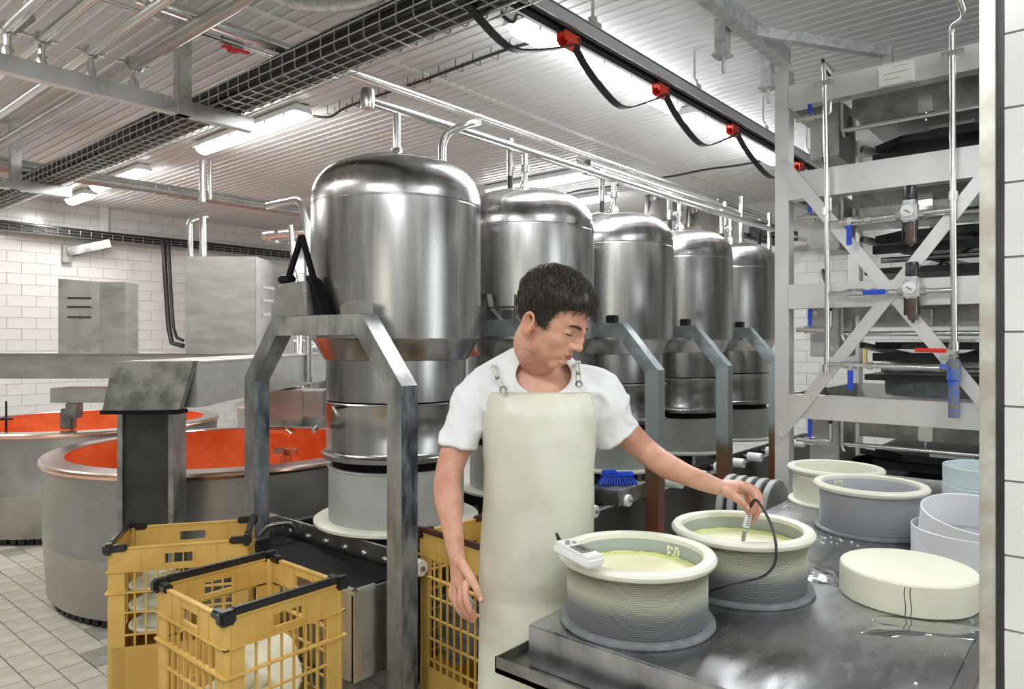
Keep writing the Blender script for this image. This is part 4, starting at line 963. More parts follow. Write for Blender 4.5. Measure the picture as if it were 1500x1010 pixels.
for k, x in enumerate((.0, .010, .020)): g.box(tl_((x, .0, .0168)), (.006, .012, .0006), R=R3)
g.done('digits', 'black_plastic', th_, world=True)
G().tube([tl_((-.060, 0, .004)), tl_((-.072, 0, .009)), tl_((-.084, 0, .022))], [.006, .005, .003], 8).done('cable_boot', 'black_plastic', th_, world=True)
pb = thing('temperature_probe', 'white cylindrical probe held by the man over the second mould', 'probe', P(1091, 770, 1.872), 0)
pa, pbm, pt_ = P(1098, 749, 1.868), P(1091, 777, 1.878), P(1087, 803, 1.90)
ax = (pbm-pa).normalized()
G().tube([pa-ax*.006, pa, pa+ax*.004, pbm-ax*.006, pbm], [.004, .0065, .0088, .0088, .007], 18).done('handle', 'white_plastic', pb, world=True)
G().tube([pa.lerp(pbm, .84), pa.lerp(pbm, .9)], .0091, 18).done('green_ring', 'green_print', pb, world=True, label='green ring around the probe')
G().tube([pbm, pt_], [.0055, .0045], 12).done('shaft', 'hose_grey', pb, world=True)
# printed letters on the probe: small dark glyph strokes
g = G(); side = (Vector((-FW[0], -FW[1], 0))); side = (side-ax*side.dot(ax)).normalized(); tg = ax.cross(side)
for i in range(5):
    p = pa.lerp(pbm, .22+.115*i)+side*.0086
    for s in (-1, 1): g.box(p+tg*s*.0022, (.0022, .0022, .0016), R=Matrix((ax, tg, side)).transposed())
    g.box(p+ax*.0008, (.0006, .0045, .0013), R=Matrix((ax, tg, side)).transposed())
g.done('print', 'black_plastic', pb, world=True)
cpts = [(1099, 746, 1.866), (1101, 738, 1.855), (1106, 733, 1.85), (1112, 737, 1.84), (1124, 757, 1.81), (1133, 780, 1.775), (1137, 805, 1.75), (1134, 828, 1.74), (1118, 845, 1.735), (1090, 853, 1.73), (1065, 859, 1.73), (1045, 865, 1.75), (1028, 872, 1.80)]
tag(G().tube(spline([P(*q) for q in cpts], 6), .0034, 8).done('probe_cable', 'cable_black'), 'thin black cable looping from the probe down past the second mould', 'cable')

# ------------------------------------------------------------------ crates
def crate(lbl, loc, rz, W, D, H, rail, col='yellow', solid=.36, lowgrid=True):
    t = thing('plastic_crate', lbl, 'crate', (*loc, 0), rz, 'yellow slatted crates')
    w, d = W/2, D/2; T = .004; bandz = H-.088
    g = G()
    def wall(x0, x1, y, ax):      # builds a band with a window on a side
        pass
    def side(s, axis):
        L = w if axis == 'x' else d; o = (d if axis == 'x' else w)*s
        def bx(u0, u1, z0, z1, t0=-T, t1=T, ):
            lo = (u0, o+t0*1, z0); hi = (u1, o+t1, z1)
            if axis == 'y': lo = (o+t0, u0, z0); hi = (o+t1, u1, z1)
            g.b2(lo, hi)
        bx(-L, -.05, bandz, H); bx(.05, L, bandz, H); bx(-.05, .05, H-.03, H); bx(-.05, .05, bandz, H-.068)
        bx(-L+.01, -L+.055, 0, bandz); bx(L-.055, L-.01, 0, bandz)
        for z, q in ((bandz-.003+(.0008 if axis == 'y' else 0), .010), (H-.17+(.0008 if axis == 'y' else 0), .014)):
            if s > 0: bx(-L-.01, L+.01, z, z+.005, -T, q)
            else: bx(-L-.01, L+.01, z, z+.005, -q, T)
        bx(-L, L, H-.003, H+.003, -.008, .008)
        for u in (-L*.55, L*.55, -.055, .055):
            bx(u-.002, u+.002, bandz, H-.01, -.007, .007)
        bx(-L, L, 0, solid)
    for s in (-1, 1): side(s, 'x'); side(s, 'y')
    g.b2((-w, -d, 0), (w, d, .012))
    for sx in (-1, 1):
        for sy in (-1, 1):
            g.tube([(sx*(w-.008), sy*(d-.008), 0), (sx*(w-.008), sy*(d-.008), H)], .014, 10)
    g.done('shell', col, t)
    for axis in 'xy':
        for s in (-1, 1):
            g = G(); L = (w if axis == 'x' else d)-.05; o = (d if axis == 'x' else w)*s
            def bb(u0, u1, z0, z1, th=.0035):
                lo, hi = (u0, o-th, z0), (u1, o+th, z1)
                if axis == 'y': lo, hi = (o-th, u0, z0), (o+th, u1, z1)
                g.b2(lo, hi)
            n = max(4, int(2*L/.039))
            for k in range(n+1):
                u = -L+2*L*k/n; bb(u-.003, u+.003, solid, bandz)
            z = bandz-.157
            while z > solid+.02: bb(-L, L, z-.003, z+.003, .0045); z -= .085
            g.done('side_grid', col, t)
    for s in (-1, 1):
        g = G(); y = s*d
        g.b2((-w+.02, y-.011, H+.004), (w-.02, y+.011, H+.026), bev=.004)
        for sx in (-1, 1): g.box((sx*(w-.0), y, H+.002), (.05, .036, .042), bev=.008).box((sx*(w+.0), y-s*.03, H+.002), (.03, .07, .026), bev=.006)
        g.done('carry_rail', rail, t, label=('brown carrying rail' if rail == 'brown_plastic' else 'black carrying rail'))
    return t
c2 = crate('yellow crate with black rails in front, holding pale cheese discs', (.995+.205, 1.911+.205), 0, .39, .42, .742, 'black_plastic')
u1 = (.963, .27); L1, L2 = .49, .33
c1c = (1.065, 2.90); ux, uy = xy(*u1); vx, vy = xy(-.27, .963)
c1 = crate('yellow crate behind the front one, holding stacked pale lids', (c1c[0]+ux*L1/2+vx*L2/2, c1c[1]+uy*L1/2+vy*L2/2), math.atan2(uy, ux)+PI/2, L2, L1, .735, 'black_plastic')
u3 = xy(.70, -.714); v3 = xy(.714, .70); p3 = xy(-.375, 2.93)
c3 = crate('yellow crate with brown rails behind the man\'s hanging hand', (p3[0]+u3[0]*.235+v3[0]*.18, p3[1]+u3[1]*.235+v3[1]*.18), math.atan2(u3[1], u3[0]), .47, .36, .735, 'brown_plastic', solid=.2)
dl = ['pale cheese disc at the front of the front crate', 'pale cheese disc leaning second in the front crate', 'pale cheese disc in the middle of the front crate', 'pale cheese disc leaning at the back of the front crate', 'pale cheese disc lying low in the front crate', 'pale cheese disc beneath the others in the front crate']
dl += ['pale cheese disc at the right of the front crate, tilted flat', 'pale cheese disc at the left of the front crate, tilted flat']
cx, cy = 1.20, 2.116
for i, (dx, dy, dz, tx, ty) in enumerate(((-.045, -.075, .42, .35, -.45), (-.005, -.055, .47, .35, -.55), (.035, -.035, .505, .35, -.6), (.065, .03, .53, .3, -.65), (.04, -.07, .36, .25, -.3), (-.04, .06, .36, .1, -.2), (.045, .06, .42, -.1, -.4), (-.055, .065, .47, -.25, -.35))):
    o = G().lathe([(0, -.014), (.105, -.014), (.115, -.006), (.115, .006), (.105, .014), (0, .014)], seg=48).lathe([(.012, .012), (.02, .02), (.012, .026), (0, .026)], seg=16).done('cheese_disc', 'cheese')
    o.location = (cx+dx, cy+dy, dz-.085); o.rotation_euler = (tx, ty, 0); tag(o, dl[i], 'cheese', 'cheese discs in the front crate')
q1 = c1.location
for i, z in enumerate((.38, .46, .54)):
    t = thing('pressing_lid', ['pale lid with a hub, lowest of the stack in the rear left crate', 'pale lid with a hub, middle of the stack in the rear left crate', 'pale lid with a hub, topmost in the rear left crate'][i], 'lid', (q1[0]-ux*.10, q1[1]-uy*.10, z), 0, 'pressing lids in the rear left crate')
    G().lathe([(0, 0), (.105, 0), (.112, .004), (.112, .012), (.105, .016), (.095, .010), (.08, .012), (.075, .008), (0, .008)], seg=48).done('disc', 'cream_plastic', t)
    G().lathe([(.06, .008), (.062, .06), (.056, .062), (.054, .008)], seg=36).done('hub', 'cream_plastic', t)
for i, (u, v, z) in enumerate(((.12, .10, .41), (.30, .14, .41), (.22, .26, .42))):
    t = G().lathe([(.13, -.03), (.14, -.03), (.142, 0), (.14, .03), (.13, .03), (.128, 0), (.13, -.03)], seg=56, R=Matrix.Rotation(PI/2, 3, 'X')).lathe([(0, 0), (.13, 0)], seg=40, R=Matrix.Rotation(PI/2, 3, 'X')).done('dark_hoop', 'mould_dark')
    t.location = (p3[0]+u3[0]*u+v3[0]*v, p3[1]+u3[1]*u+v3[1]*v, z-.14); t.rotation_euler = (0, 0, math.atan2(u3[1], u3[0])+.15*(i-1))
    t.location.z = .21
    tag(t, ['dark mesh hoop on edge at the near side of the crate behind the hand', 'dark mesh hoop on edge in the right of the crate behind the hand', 'dark mesh hoop on edge at the back of the crate behind the hand'][i], 'hoop', 'dark hoops in the crate behind the hand')

# ------------------------------------------------------------------ the man
def wv(X, d, z): a, b = xy(X, d); return Vector((a, b, z))
def remesh(g, voxel, smooth=3, fac=.5):
    me = g.mesh('tmp', 4); o = bpy.data.objects.new('tmp', me); C.objects.link(o)
    m_ = o.modifiers.new('r', 'REMESH'); m_.mode = 'VOXEL'; m_.voxel_size = voxel
    if smooth: s_ = o.modifiers.new('s', 'SMOOTH'); s_.iterations = smooth; s_.factor = fac
    dg = bpy.context.evaluated_depsgraph_get(); dg.update()
    out = bpy.data.meshes.new_from_object(o.evaluated_get(dg)); bpy.data.objects.remove(o)
    n = len(out.vertices); co = np.empty(n*3, dtype=np.float32); out.vertices.foreach_get('co', co)
    return out, co.reshape(-1, 3).astype(np.float64)
def put(me, co, name, m, parent):
    me.vertices.foreach_set('co', (co-np.array(parent.location)).astype(np.float32).ravel())
    me.polygons.foreach_set('use_smooth', [True]*len(me.polygons)); me.update(); me.materials.clear(); me.materials.append(M[m])
    o = bpy.data.objects.new(name, me); C.objects.link(o); o.parent = parent; return o
def ering(X, d, z, hw, hd, n=28, nx=2.0, tiltx=0., tiltd=0.):
    r = []
    for k in range(n):
        t = 2*PI*k/n; c, s = math.cos(t), math.sin(t)
        x = hw*math.copysign(abs(c)**(2/nx), c); y = hd*math.copysign(abs(s)**(2/nx), s)
        r.append(wv(X+x, d+y, z+x*tiltx+y*tiltd))
    return r
def limb(g, pts, rad, seg=18, n=6):
    c = spline(pts, n); m_ = len(c)-1; rr = []
    for i in range(len(c)):
        f = i/n; k = min(int(f), len(rad)-2); t = f-k; t = t*t*(3-2*t); rr.append(rad[k]*(1-t)+rad[k+1]*t)
    # rounded ends
    d0 = (c[0]-c[1]).normalized(); d1_ = (c[-1]-c[-2]).normalized()
    pre = [c[0]+d0*rr[0]*.9, c[0]+d0*rr[0]*.6]; pr_ = [rr[0]*.35, rr[0]*.8]
    post = [c[-1]+d1_*rr[-1]*.6, c[-1]+d1_*rr[-1]*.9]; po_ = [rr[-1]*.8, rr[-1]*.35]
    g.tube(pre+c+post, pr_+rr+po_, seg)
man = thing('person', 'young man with dark hair, white T-shirt and long pale apron, dipping a probe', 'person', wv(.07, 2.07, 0), 0)
# head frame
YAW, PIT, ROLL = math.radians(60), math.radians(28), math.radians(0)
Fv = np.array((math.cos(PIT)*math.sin(YAW), -math.cos(PIT)*math.cos(YAW), -math.sin(PIT)))
Uv = np.array((math.sin(PIT)*math.sin(YAW), -math.sin(PIT)*math.cos(YAW), math.cos(PIT)))
Rv = np.array((-math.cos(YAW), -math.sin(YAW), 0))
HO = np.array(((807-750)/1046*1.90, 1.90, EYE-(467-500)/1046*1.90)); HS = .99
def headw(L):                                       # local (right, forward, up) -> world
    L = np.atleast_2d(np.asarray(L, float))*HS
    c = HO+L[:, :1]*Rv+L[:, 1:2]*Fv+L[:, 2:3]*Uv
    return np.stack((c[:, 0]*RT[0]+c[:, 1]*FW[0], c[:, 0]*RT[1]+c[:, 1]*FW[1], c[:, 2]), 1)
def hv(*L): return Vector(headw(L)[0])
C0 = np.array((0, -.002, .012))
def ray(dirs, c, r):
    c = np.array(c); r = np.array(r); o = (C0-c)/r; d = dirs/r
    A = (d*d).sum(1); B = 2*(d*o).sum(1); Cc = (o*o).sum()-1
    D = B*B-4*A*Cc; return np.where(D > 0, (-B+np.sqrt(np.maximum(D, 0)))/(2*A), 0)
ELL = [((0, -.014, .036), (.077, .090, .084)), ((0, .018, .012), (.066, .077, .092)), ((0, .026, -.045), (.055, .062, .072)), ((0, .066, -.098), (.024, .020, .018)),
       ((0, .058, .028), (.056, .036, .034)), ((.034, .048, -.034), (.026, .028, .026)), ((-.034, .048, -.034), (.026, .028, .026)),
       ((.044, .0, -.066), (.018, .032, .032)), ((-.044, .0, -.066), (.018, .032, .032)), ((0, .065, -.062), (.032, .030, .026))]
def headr(d):
    k = 260.; acc = np.zeros(len(d))
    for c, r in ELL: acc += np.exp(k*(ray(d, c, r)-.09))
    return np.log(acc)/k+.09
nu, nv = 150, 110
dirs = []
for j in range(nv+1):
    ph = PI*j/nv
    for i in range(nu): th = 2*PI*i/nu; dirs.append((math.sin(ph)*math.cos(th), math.sin(ph)*math.sin(th), math.cos(ph)))
dirs = np.array(dirs); hr = headr(dirs); pts = C0+dirs*hr[:, None]
def gau(p, c, s): q = (p-np.array(c))/np.array(s); return np.exp(-(q*q).sum(1)/2)
for sx in (1, -1):
    pts[:, 1] -= .0110*gau(pts, (sx*.030, .088, .000), (.013, .03, .010))
    pts[:, 1] += .0050*gau(pts, (sx*.028, .09, .020), (.018, .03, .006))
g = G(); rows = [[tuple(headw(pts[j*nu+i])[0]) for i in range(nu)] for j in range(1, nv)]
g.loft(rows)
def he(c, r, rotx=0):                                # ellipsoid in head space
    B = Matrix(((Rv[0]*RT[0]+Rv[1]*FW[0], Fv[0]*RT[0]+Fv[1]*FW[0], Uv[0]*RT[0]+Uv[1]*FW[0]), (Rv[0]*RT[1]+Rv[1]*FW[1], Fv[0]*RT[1]+Fv[1]*FW[1], Uv[0]*RT[1]+Uv[1]*FW[1]), (Rv[2], Fv[2], Uv[2])))
    if rotx: B = B @ Matrix.Rotation(rotx, 3, 'X')
    g.ell(hv(*c), [q*HS for q in r], R=B, seg=20)
he((0, .094, .000), (.0085, .014, .026), -.30); he((0, .1085, -.030), (.0105, .0135, .0115)); he((0, .101, -.018), (.0085, .014, .020), -.45)
for sx in (1, -1):
    he((sx*.0125, .097, -.036), (.0075, .011, .0085)); he((sx*.030, .0735, -.001), (.0145, .0125, .0100))
    # ear
    ring = [(sx*(.073+.010*abs(math.sin(k*PI/13))+.004), -.018-.017*math.cos(k*2*PI/14+.2)-.004*math.sin(k*2*PI/14), -.024+.029*math.sin(k*2*PI/14)) for k in range(14)]
    g.tube([hv(*q) for q in ring], .0052*HS, 8, closed=True)
    he((sx*.073, -.014, -.024), (.006, .015, .026)); he((sx*.076, -.006, -.048), (.006, .008, .009)); he((sx*.077, .001, -.026), (.004, .005, .008))
he((0, .0905, -.0585), (.021, .0105, .0065), .2); he((0, .0885, -.0695), (.019, .0105, .0075), -.1); he((0, .088, -.085), (.018, .008, .008))
he((0, .083, -.05), (.024, .012, .014))
# neck, torso, legs
nk = [wv(.085, 2.045, 1.40), wv(.085, 2.03, 1.45), Vector(hv(.0, -.022, -.09)), Vector(hv(0, -.018, -.03))]
limb(g, nk, [.066, .052, .048, .048], 24)
limb(g, [P(775, 525, 2.04), P(745, 541, 2.05), P(712, 560, 2.04)], [.042, .042, .042], 16)
TOR = [(1.475, .088, 2.052, .060, .050), (1.445, .088, 2.05, .085, .062), (1.415, .086, 2.05, .135, .078), (1.38, .084, 2.05, .172, .092), (1.32, .080, 2.045, .158, .108), (1.25, .077, 2.04, .140, .113), (1.16, .076, 2.04, .134, .108), (1.06, .076, 2.045, .136, .104), (.96, .072, 2.05, .140, .110), (.86, .068, 2.06, .142, .110), (.80, .066, 2.07, .138, .10)]
g.loft([ering(X, d, z, hw*.95, hd*.95, nx=2.3) for z, X, d, hw, hd in TOR])
for s in (-1, 1):
    limb(g, [wv(.067+s*.068, 2.07, .84), wv(.067+s*.08, 2.07, .48), wv(.067+s*.095, 2.09, .09)], [.070, .055, .045])
    limb(g, [wv(.067+s*.095, 2.10, .06), wv(.067+s*.105, 1.98, .035)], [.045, .035])
# arms
SL, SR = wv(-.090, 2.035, 1.368), wv(.258, 2.05, 1.362)
EL = P(656, 700, 2.0); WL = P(669, 815, 1.945)
limb(g, [SL, P(671, 650, 2.02), EL, P(657, 735, 1.985), P(663, 775, 1.96), WL], [.049, .043, .038, .039, .029, .023])
ERp = P(950, 662, 2.13); WR = P(1052, 714, 1.935)
limb(g, [SR, P(912, 628, 2.09), P(945, 660, 2.125), P(975, 682, 2.07), P(1015, 700, 2.0), WR], [.050, .044, .039, .037, .029, .0225])
def fing(pl, r): limb(g, [P(*q) for q in pl], r, 10, 4)
# hanging hand
def flat(c0, c1, w0, w1, t0, t1, wd):                # flattened palm between two points, wd = wide direction
    c0, c1, wd = Vector(c0), Vector(c1), Vector(wd).normalized(); ax = (c1-c0).normalized(); wd = (wd-ax*wd.dot(ax)).normalized(); nn = ax.cross(wd); R_ = []
    for i in range(7):
        f = i/6; c = c0.lerp(c1, f); e = 1 if 0 < i < 6 else .75
        w_, t_ = (w0*(1-f)+w1*f)*e, (t0*(1-f)+t1*f)*e
        R_.append([c+wd*(w_*math.copysign(abs(math.cos(k*PI/8))**.8, math.cos(k*PI/8)))+nn*(t_*math.copysign(abs(math.sin(k*PI/8))**.8, math.sin(k*PI/8))) for k in range(16)])
    g.loft(R_)
flat(P(669, 812, 1.945), P(672, 862, 1.93), .024, .038, .019, .015, P(686, 850, 1.87)-P(662, 850, 1.96))
fing([(682, 856, 1.885), (683, 878, 1.868), (689, 894, 1.868), (696, 905, 1.885)], [.0105, .0095, .0088, .0075])
fing([(676, 860, 1.91), (675, 882, 1.895), (683, 899, 1.90), (692, 910, 1.92)], [.0105, .0098, .009, .0078])
fing([(668, 860, 1.935), (667, 882, 1.925), (675, 898, 1.935), (684, 906, 1.955)], [.010, .0092, .0085, .0075])
fing([(663, 856, 1.955), (661, 873, 1.95), (667, 887, 1.96), (675, 894, 1.975)], [.009, .0082, .0075, .0065])
fing([(676, 826, 1.915), (689, 846, 1.885), (698, 863, 1.87), (705, 880, 1.865)], [.015, .0125, .0105, .0085])
# hand holding the probe
flat(P(1050, 714, 1.937), P(1090, 714, 1.915), .022, .036, .019, .015, P(1085, 724, 1.87)-P(1085, 706, 1.955))
fing([(1088, 714, 1.885), (1104, 721, 1.868), (1108, 737, 1.858), (1103, 751, 1.861)], [.0112, .0100, .0090, .0074])
fing([(1091, 711, 1.91), (1109, 722, 1.905), (1113, 742, 1.893), (1107, 759, 1.880)], [.0112, .0100, .0090, .0074])
fing([(1091, 712, 1.932), (1106, 728, 1.932), (1107, 748, 1.918), (1103, 764, 1.900)], [.0106, .0095, .0085, .0070])
fing([(1087, 717, 1.950), (1098, 733, 1.955), (1100, 749, 1.945), (1097, 760, 1.93)], [.0095, .0085, .0076, .0064])
fing([(1064, 721, 1.905), (1079, 730, 1.878), (1090, 740, 1.864), (1097, 752, 1.862)], [.0155, .0128, .0105, .0080])
me, co = remesh(g, .0034, 4)
# mouth crease and nostrils, carved in head space
rel = co.copy(); X_ = rel[:, 0]*RT[0]+rel[:, 1]*RT[1]; D_ = rel[:, 0]*FW[0]+rel[:, 1]*FW[1]
cc = np.stack((X_, D_, rel[:, 2]), 1)-HO; loc = np.stack((cc@Rv, cc@Fv, cc@Uv), 1)/HS
dv = np.zeros(len(co))
dv += .0035*gau(loc, (0, .096, -.0640), (.016, .02, .0016))
for sx in (1, -1):
    dv += .003*gau(loc, (sx*.006, .106, -.0415), (.003, .008, .0025))
    dv += .006*gau(loc, (sx*.084, -.004, -.012), (.01, .006, .009))*0
fw_ = np.array((Fv[0]*RT[0]+Fv[1]*FW[0], Fv[0]*RT[1]+Fv[1]*FW[1], Fv[2]))
co -= dv[:, None]*fw_
rw_ = np.array((Rv[0]*RT[0]+Rv[1]*FW[0], Rv[0]*RT[1]+Rv[1]*FW[1], Rv[2]))
for sx in (1, -1): co -= (sx*.013*gau(loc, (sx*.082, -.012, -.020), (.014, .0065, .011)))[:, None]*rw_
body = put(me, co, 'body', 'skin', man)
# face details
def hsurf(p, off=.0):                                # push a head-space point onto the skin
    return p
def strip(name, m_, cpts_, wid, lift):               # small curved strip in head space
    g = G(); g.tube(spline([hv(*q) for q in cpts_], 5), wid, 6); return g.done(name, m_, man, world=True)
for sx in (1, -1):
    strip('eyebrow', 'hair', [(sx*.012, .0965, .0165), (sx*.024, .0955, .0205), (sx*.036, .089, .0215), (sx*.047, .078, .017)], [.0018]+[.0040]*7+[.0036]*6+[.0018]*2, 0)
    strip('eyelash', 'eye_dark', [(sx*.018, .0835, -.0055), (sx*.026, .0866, -.0075), (sx*.035, .0855, -.0075), (sx*.0435, .0775, -.005)], .0013, 0)
strip('lips', 'lip', [(.019, .0905, -.0640), (.010, .0985, -.0640), (0, .1008, -.0645), (-.010, .0985, -.0640), (-.019, .0905, -.0640)], [.001]+[.0024]*19+[.001], 0)
strip('lips', 'lip', [(.015, .0935, -.0680), (.008, .0975, -.0695), (0, .0990, -.070), (-.008, .0975, -.0695), (-.015, .0935, -.0680)], [.001]+[.0030]*19+[.001], 0)
g = G().tube([hv(.074, -.004, -.030), hv(.086, .001, -.032), hv(.089, .003, -.033)], [.0042, .0042, .003], 12); g.done('earplug', 'orange', man, world=True, label='orange foam earplug')
g = G().ell(P(705, 879, 1.858), (.006, .004, .007), seg=10); g.done('thumb_nail', 'nail', man, world=True)
g = G().ell(P(1096, 744, 1.8545), (.004, .0035, .006), seg=10); g.done('thumb_nail', 'nail', man, world=True)
# hair: shell following the skull plus strands
def hmask(p):
    R, F, U = p[:, 0], p[:, 1], p[:, 2]
    # hairline height as a function of how far forward
    line = np.interp(F, [-.12, -.08, -.045, -.03, -.012, .004, .022, .035, .055, .075, .10], [-.060, -.062, -.055, -.022, .004, -.020, -.022, .030, .046, .055, .060])
    s = np.clip((U-line)/.010, 0, 1); return s*s*(3-2*s)
hm = hmask(C0+dirs*hr[:, None])
hp = C0+dirs*hr[:, None]
front = np.clip((hp[:, 1]-.01)/.06, 0, 1); top = np.clip((hp[:, 2]-.03)/.07, 0, 1)
thick = .007+.012*top+.010*front*np.clip((hp[:, 2]-.04)/.03, 0, 1)
rn = np.array([noise.noise(Vector(p*38)) for p in hp])*.0042+np.array([noise.noise(Vector(p*90)) for p in hp])*.0022
rad = hr-.004*(1-hm)-.004*(hm < .02)+hm*(thick+rn*(.4+top))
hpts = C0+dirs*rad[:, None]
W3 = headw(hpts)
g = G(); g.loft([[tuple(W3[j*nu+i]) for i in range(nu)] for j in range(1, nv)]); 
hair = g.done('hair', 'hair', man, world=True, sharp=4)
g = G(); r2 = random.Random(21); cnt = 0
for t in range(6000):
    if cnt >= 2600: break
    j = r2.randrange(4, nv-20); i = r2.randrange(nu); k = j*nu+i
    if hm[k] < .55: continue
    cnt += 1
    n0 = dirs[k]; p = hpts[k]
    # flow: forward and down from the crown
    fl_ = np.array((n0[0]*.5, .8 if p[1] > -.07 else -.1, -.35-(.6 if abs(p[0]) > .05 or p[1] < -.05 else 0)))+np.array([r2.gauss(0, .28) for _ in range(3)])
    fl_ -= n0*fl_.dot(n0); fl_ /= np.linalg.norm(fl_)+1e-6
    L = r2.uniform(.016, .032)*(1.15 if top[k] > .4 else .7); lift = r2.uniform(.001, .006)*(1+top[k]); cur = r2.uniform(-.35, .35); sd_ = np.cross(n0, fl_)
    q = []
    for m_ in range(5):
        f = m_/4; q.append(p+fl_*L*f+sd_*cur*L*f*f+n0*(-.001+lift*math.sin(PI*min(1, f*1.1))-.35*L*f*f))
    W5 = headw(q); g.tube([Vector(x) for x in W5], [.0007, .0010, .0009, .0006, .0002], 3)
mat('hair_light', (.050, .036, .028), .38)
tag(g.done('hair_strands', 'hair_light', man, world=True, sharp=4), kind='stuff')

# T-shirt
g = G(); SH = .012
shirt = [(1.49, .09, 2.05, .066, .058), (1.465, .088, 2.045, .090, .068), (1.43, .087, 2.045, .128, .086), (1.40, .085, 2.045, .160, .10)]+[(z, X, d, hw+SH, hd+SH) for z, X, d, hw, hd in TOR[3:9]]
g.loft([ering(X, d, z, hw, hd, 36, nx=2.25) for z, X, d, hw, hd in shirt])
limb(g, [P(772, 527, 2.045), P(745, 541, 2.05), P(710, 562, 2.04)], [.048, .048, .05], 16)
limb(g, [wv(.02, 2.05, 1.405), wv(-.09, 2.03, 1.375), P(675, 640, 2.02), P(673, 662, 2.02)], [.058, .060, .056, .057], 24)
limb(g, [wv(.14, 2.05, 1.400), wv(.255, 2.05, 1.37), P(898, 628, 2.085), P(921, 656, 2.10)], [.058, .066, .066, .066], 24)
me, co = remesh(g, .006, 7)
bm = bmesh.new()
me.vertices.foreach_set('co', co.astype(np.float32).ravel()); bm.from_mesh(me)
def cut(pt, nrm):
    nrm = Vector(nrm).normalized()
    return lambda v: (v-Vector(pt)).dot(nrm)
cL = cut(P(674, 655, 2.02), P(671, 662, 2.02)-P(676, 630, 2.02)); dirR = (P(921, 656, 2.10)-P(892, 610, 2.08)); cR = cut(P(904, 641, 2.09), dirR)
nc = wv(.087, 1.985, 1.425); nb = wv(.092, 2.045, 1.50)
kill = []
for v in bm.verts:
    p = v.co; q = p-nc
    X = p.x*RT[0]+p.y*RT[1]
    if p.z < 1.335 and X < -.055 and cL(p) > 0: kill.append(v)
    elif p.z < 1.33 and X > .2 and cR(p) > 0: kill.append(v)
    elif (q.x**2+q.y**2)/.078**2+q.z**2/.060**2 < 1: kill.append(v)
    elif ((p-nb).x**2+(p-nb).y**2)/.068**2+(p-nb).z**2/.035**2 < 1: kill.append(v)
    elif p.z < .97: kill.append(v)
bmesh.ops.delete(bm, geom=kill, context='VERTS')
loose = [v for v in bm.verts if not v.link_faces]; bmesh.ops.delete(bm, geom=loose, context='VERTS')
for it in range(30):
    new = {}
    for v in bm.verts:
        if v.is_boundary:
            nb_ = [e.other_vert(v) for e in v.link_edges if e.is_boundary]
            if len(nb_) == 2: new[v] = (nb_[0].co+nb_[1].co)*.3+v.co*.4
    for v, c in new.items(): v.co = c
bm.normal_update()
for v in bm.verts:                                   # folds
    p = v.co; X = p.x*RT[0]+p.y*RT[1]
    f = .010*noise.noise(Vector((X*9+p.z*6, p.z*10-X*7, 2)))-.022*abs(noise.noise(Vector((X*16+p.z*9, p.z*7-X*12, 5))))+.003
    v.co += v.normal*max(f, -.0035)*min(1, max(0, (1.43-p.z)/.04))
bm.to_mesh(me); bm.free()
so = bpy.data.objects.new('tmp', me); C.objects.link(so); sm = so.modifiers.new('s', 'SOLIDIFY'); sm.thickness = .003; sm.offset = 0
dg = bpy.context.evaluated_depsgraph_get(); dg.update(); me2 = bpy.data.meshes.new_from_object(so.evaluated_get(dg)); bpy.data.objects.remove(so)
n = len(me2.vertices); co = np.empty(n*3, dtype=np.float32); me2.vertices.foreach_get('co', co)
put(me2, co.reshape(-1, 3).astype(float), 't_shirt', 'shirt', man)
# apron
TT = [(1.40, .085, 2.045, .165, .098), (1.38, .084, 2.05, .180, .106)]+[(z, X, d, hw+SH+.008, hd+SH+.010) for z, X, d, hw, hd in TOR[4:]]+[(.7, .066, 2.06, .158, .125), (.5, .066, 2.05, .162, .13), (.3, .066, 2.05, .165, .13)]
TT = TT[::-1]
zs = [t[0] for t in TT]
def tor(z): return [float(np.interp(z, zs, [t[i] for t in TT])) for i in range(1, 5)]
bm = bmesh.new(); rowsA = []; nz_, nu_ = 110, 60
for j in range(nz_+1):
    z = 1.378-(1.378-.33)*j/nz_; X, d, hw, hd = tor(z)
    pm = float(np.interp(z, [.3, .9, 1.12, 1.24, 1.32, 1.375, 1.38], [104, 104, 100, 78, 58, 48, 47]))*PI/180
    row = []
    for i in range(nu_+1):
        s = -1+2*i/nu_; ph = s*pm-(.06 if z > 1.3 else .06*max(0, (z-1.2)/.1)); sg_ = math.sin(ph); cg = math.cos(ph)
        x = hw*math.copysign(abs(sg_)**.92, sg_); y = -hd*math.copysign(abs(cg)**.85, cg)
        ztop = z-(.004*math.cos(s*PI)*0)
        fold = .010*noise.noise(Vector((s*1.6, z*3.2, 1)))+.005*noise.noise(Vector((s*5+z*3, z*4, 7)))
        if z < 1.0: fold += .012*(1.0-z)*math.sin(s*6+z*3)
        row.append(bm.verts.new(wv(X+x*(1+fold), d+y-fold*.8-.004, ztop)))
    rowsA.append(row)
for A, B in zip(rowsA, rowsA[1:]):
    for i in range(nu_): bm.faces.new((A[i], A[i+1], B[i+1], B[i]))
me = bpy.data.meshes.new('apron'); bm.to_mesh(me)
edgeL = [r[0].co.copy() for r in rowsA]; edgeR = [r[-1].co.copy() for r in rowsA]; edgeT = [v.co.copy() for v in rowsA[0]]
bm.free()
so = bpy.data.objects.new('tmp', me); C.objects.link(so); sm = so.modifiers.new('s', 'SOLIDIFY'); sm.thickness = .003; sm.offset = 0
dg = bpy.context.evaluated_depsgraph_get(); dg.update(); me2 = bpy.data.meshes.new_from_object(so.evaluated_get(dg)); bpy.data.objects.remove(so)
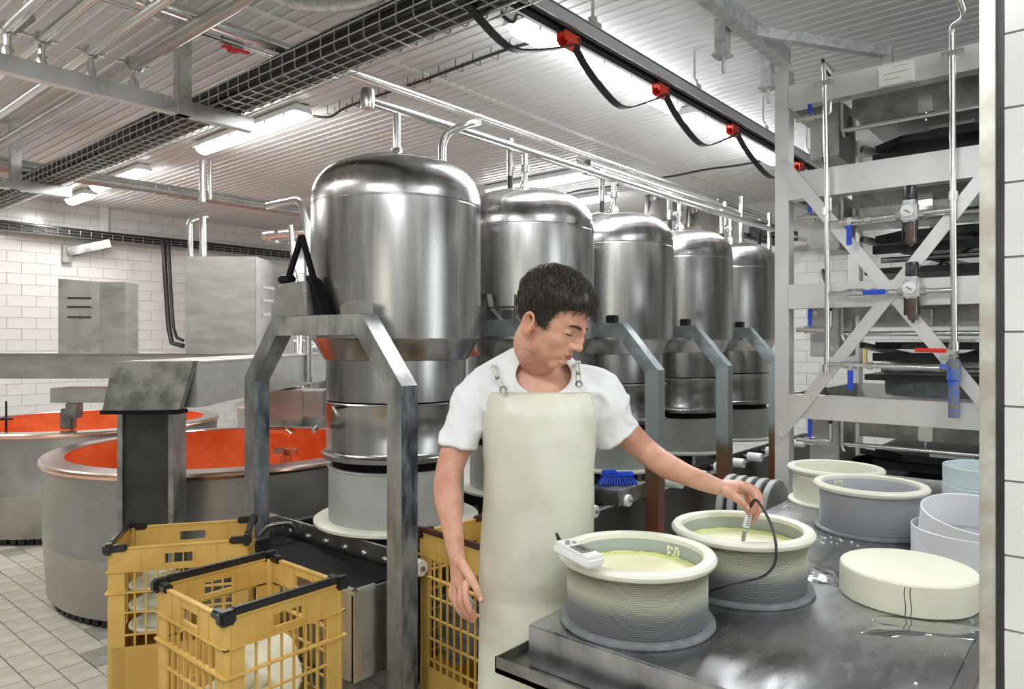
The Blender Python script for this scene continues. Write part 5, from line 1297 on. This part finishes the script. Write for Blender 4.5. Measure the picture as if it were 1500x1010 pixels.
n = len(me2.vertices); co = np.empty(n*3, dtype=np.float32); me2.vertices.foreach_get('co', co)
apr = put(me2, co.reshape(-1, 3).astype(float), 'apron', 'apron', man)
g = G().tube(edgeL[::3], .0028, 6).tube(edgeR[::3], .0028, 6).tube(edgeT[::3], .0022, 6); g.done('hem', 'apron_edge', man, world=True)
for (ex, ey, sx1, sy1, nm) in ((737, 571, 722, 541, 0), (848, 563, 846, 536, 1)):
    X, d, hw, hd = tor(1.385)
    ec = P(ex, ey, 1.935); 
    fwd = Vector((-FW[0], -FW[1], 0)); Re = Matrix((Vector((RT[0], RT[1], 0)), Vector((0, 0, 1)), fwd)).transposed()
    G().lathe([(.005, 0), (.0095, .0), (.0105, .002), (.009, .004), (.005, .003), (.005, 0)], ec, 20, R=Re).done('eyelet', 'dull_steel', man, world=True)
    st = [ec, P((ex+sx1)/2, (ey+sy1)/2, 1.937), P(sx1, sy1, 1.965), P(sx1+1, sy1-6, 1.99), P(sx1+3, sy1-5, 2.06)]
    c = spline(st, 5)
    for off in (-.006, .006):
        G().tube([p+Vector((RT[0], RT[1], 0))*(off*(1-.7*i/len(c))) for i, p in enumerate(c)], .0026, 6).done('strap', 'apron', man, world=True)
    kp = P(ex+(sx1-ex)*.6, ey+(sy1-ey)*.6, 1.935)
    G().lathe([(0, 0), (.006, 0), (.006, .003), (.002, .004), (0, .006)], kp, 14, R=Re).done('snap', 'dull_steel', man, world=True)
g = G().loft([ering(X, d, z, hw+.004, hd+.004) for z, X, d, hw, hd in TOR[7:]]); 
for s in (-1, 1): limb(g, [wv(.067+s*.068, 2.07, .80), wv(.067+s*.08, 2.07, .48), wv(.067+s*.085, 2.09, .2)], [.075, .066, .062])
g.done('trousers', 'trousers', man, world=True, sharp=4)
for s in (-1, 1):
    g = G(); limb(g, [wv(.067+s*.095, 2.09, .30), wv(.067+s*.095, 2.09, .08)], [.06, .055]); limb(g, [wv(.067+s*.095, 2.11, .055), wv(.067+s*.108, 1.95, .045)], [.052, .043])
    g.done('boot', 'boot', man, world=True, sharp=4)
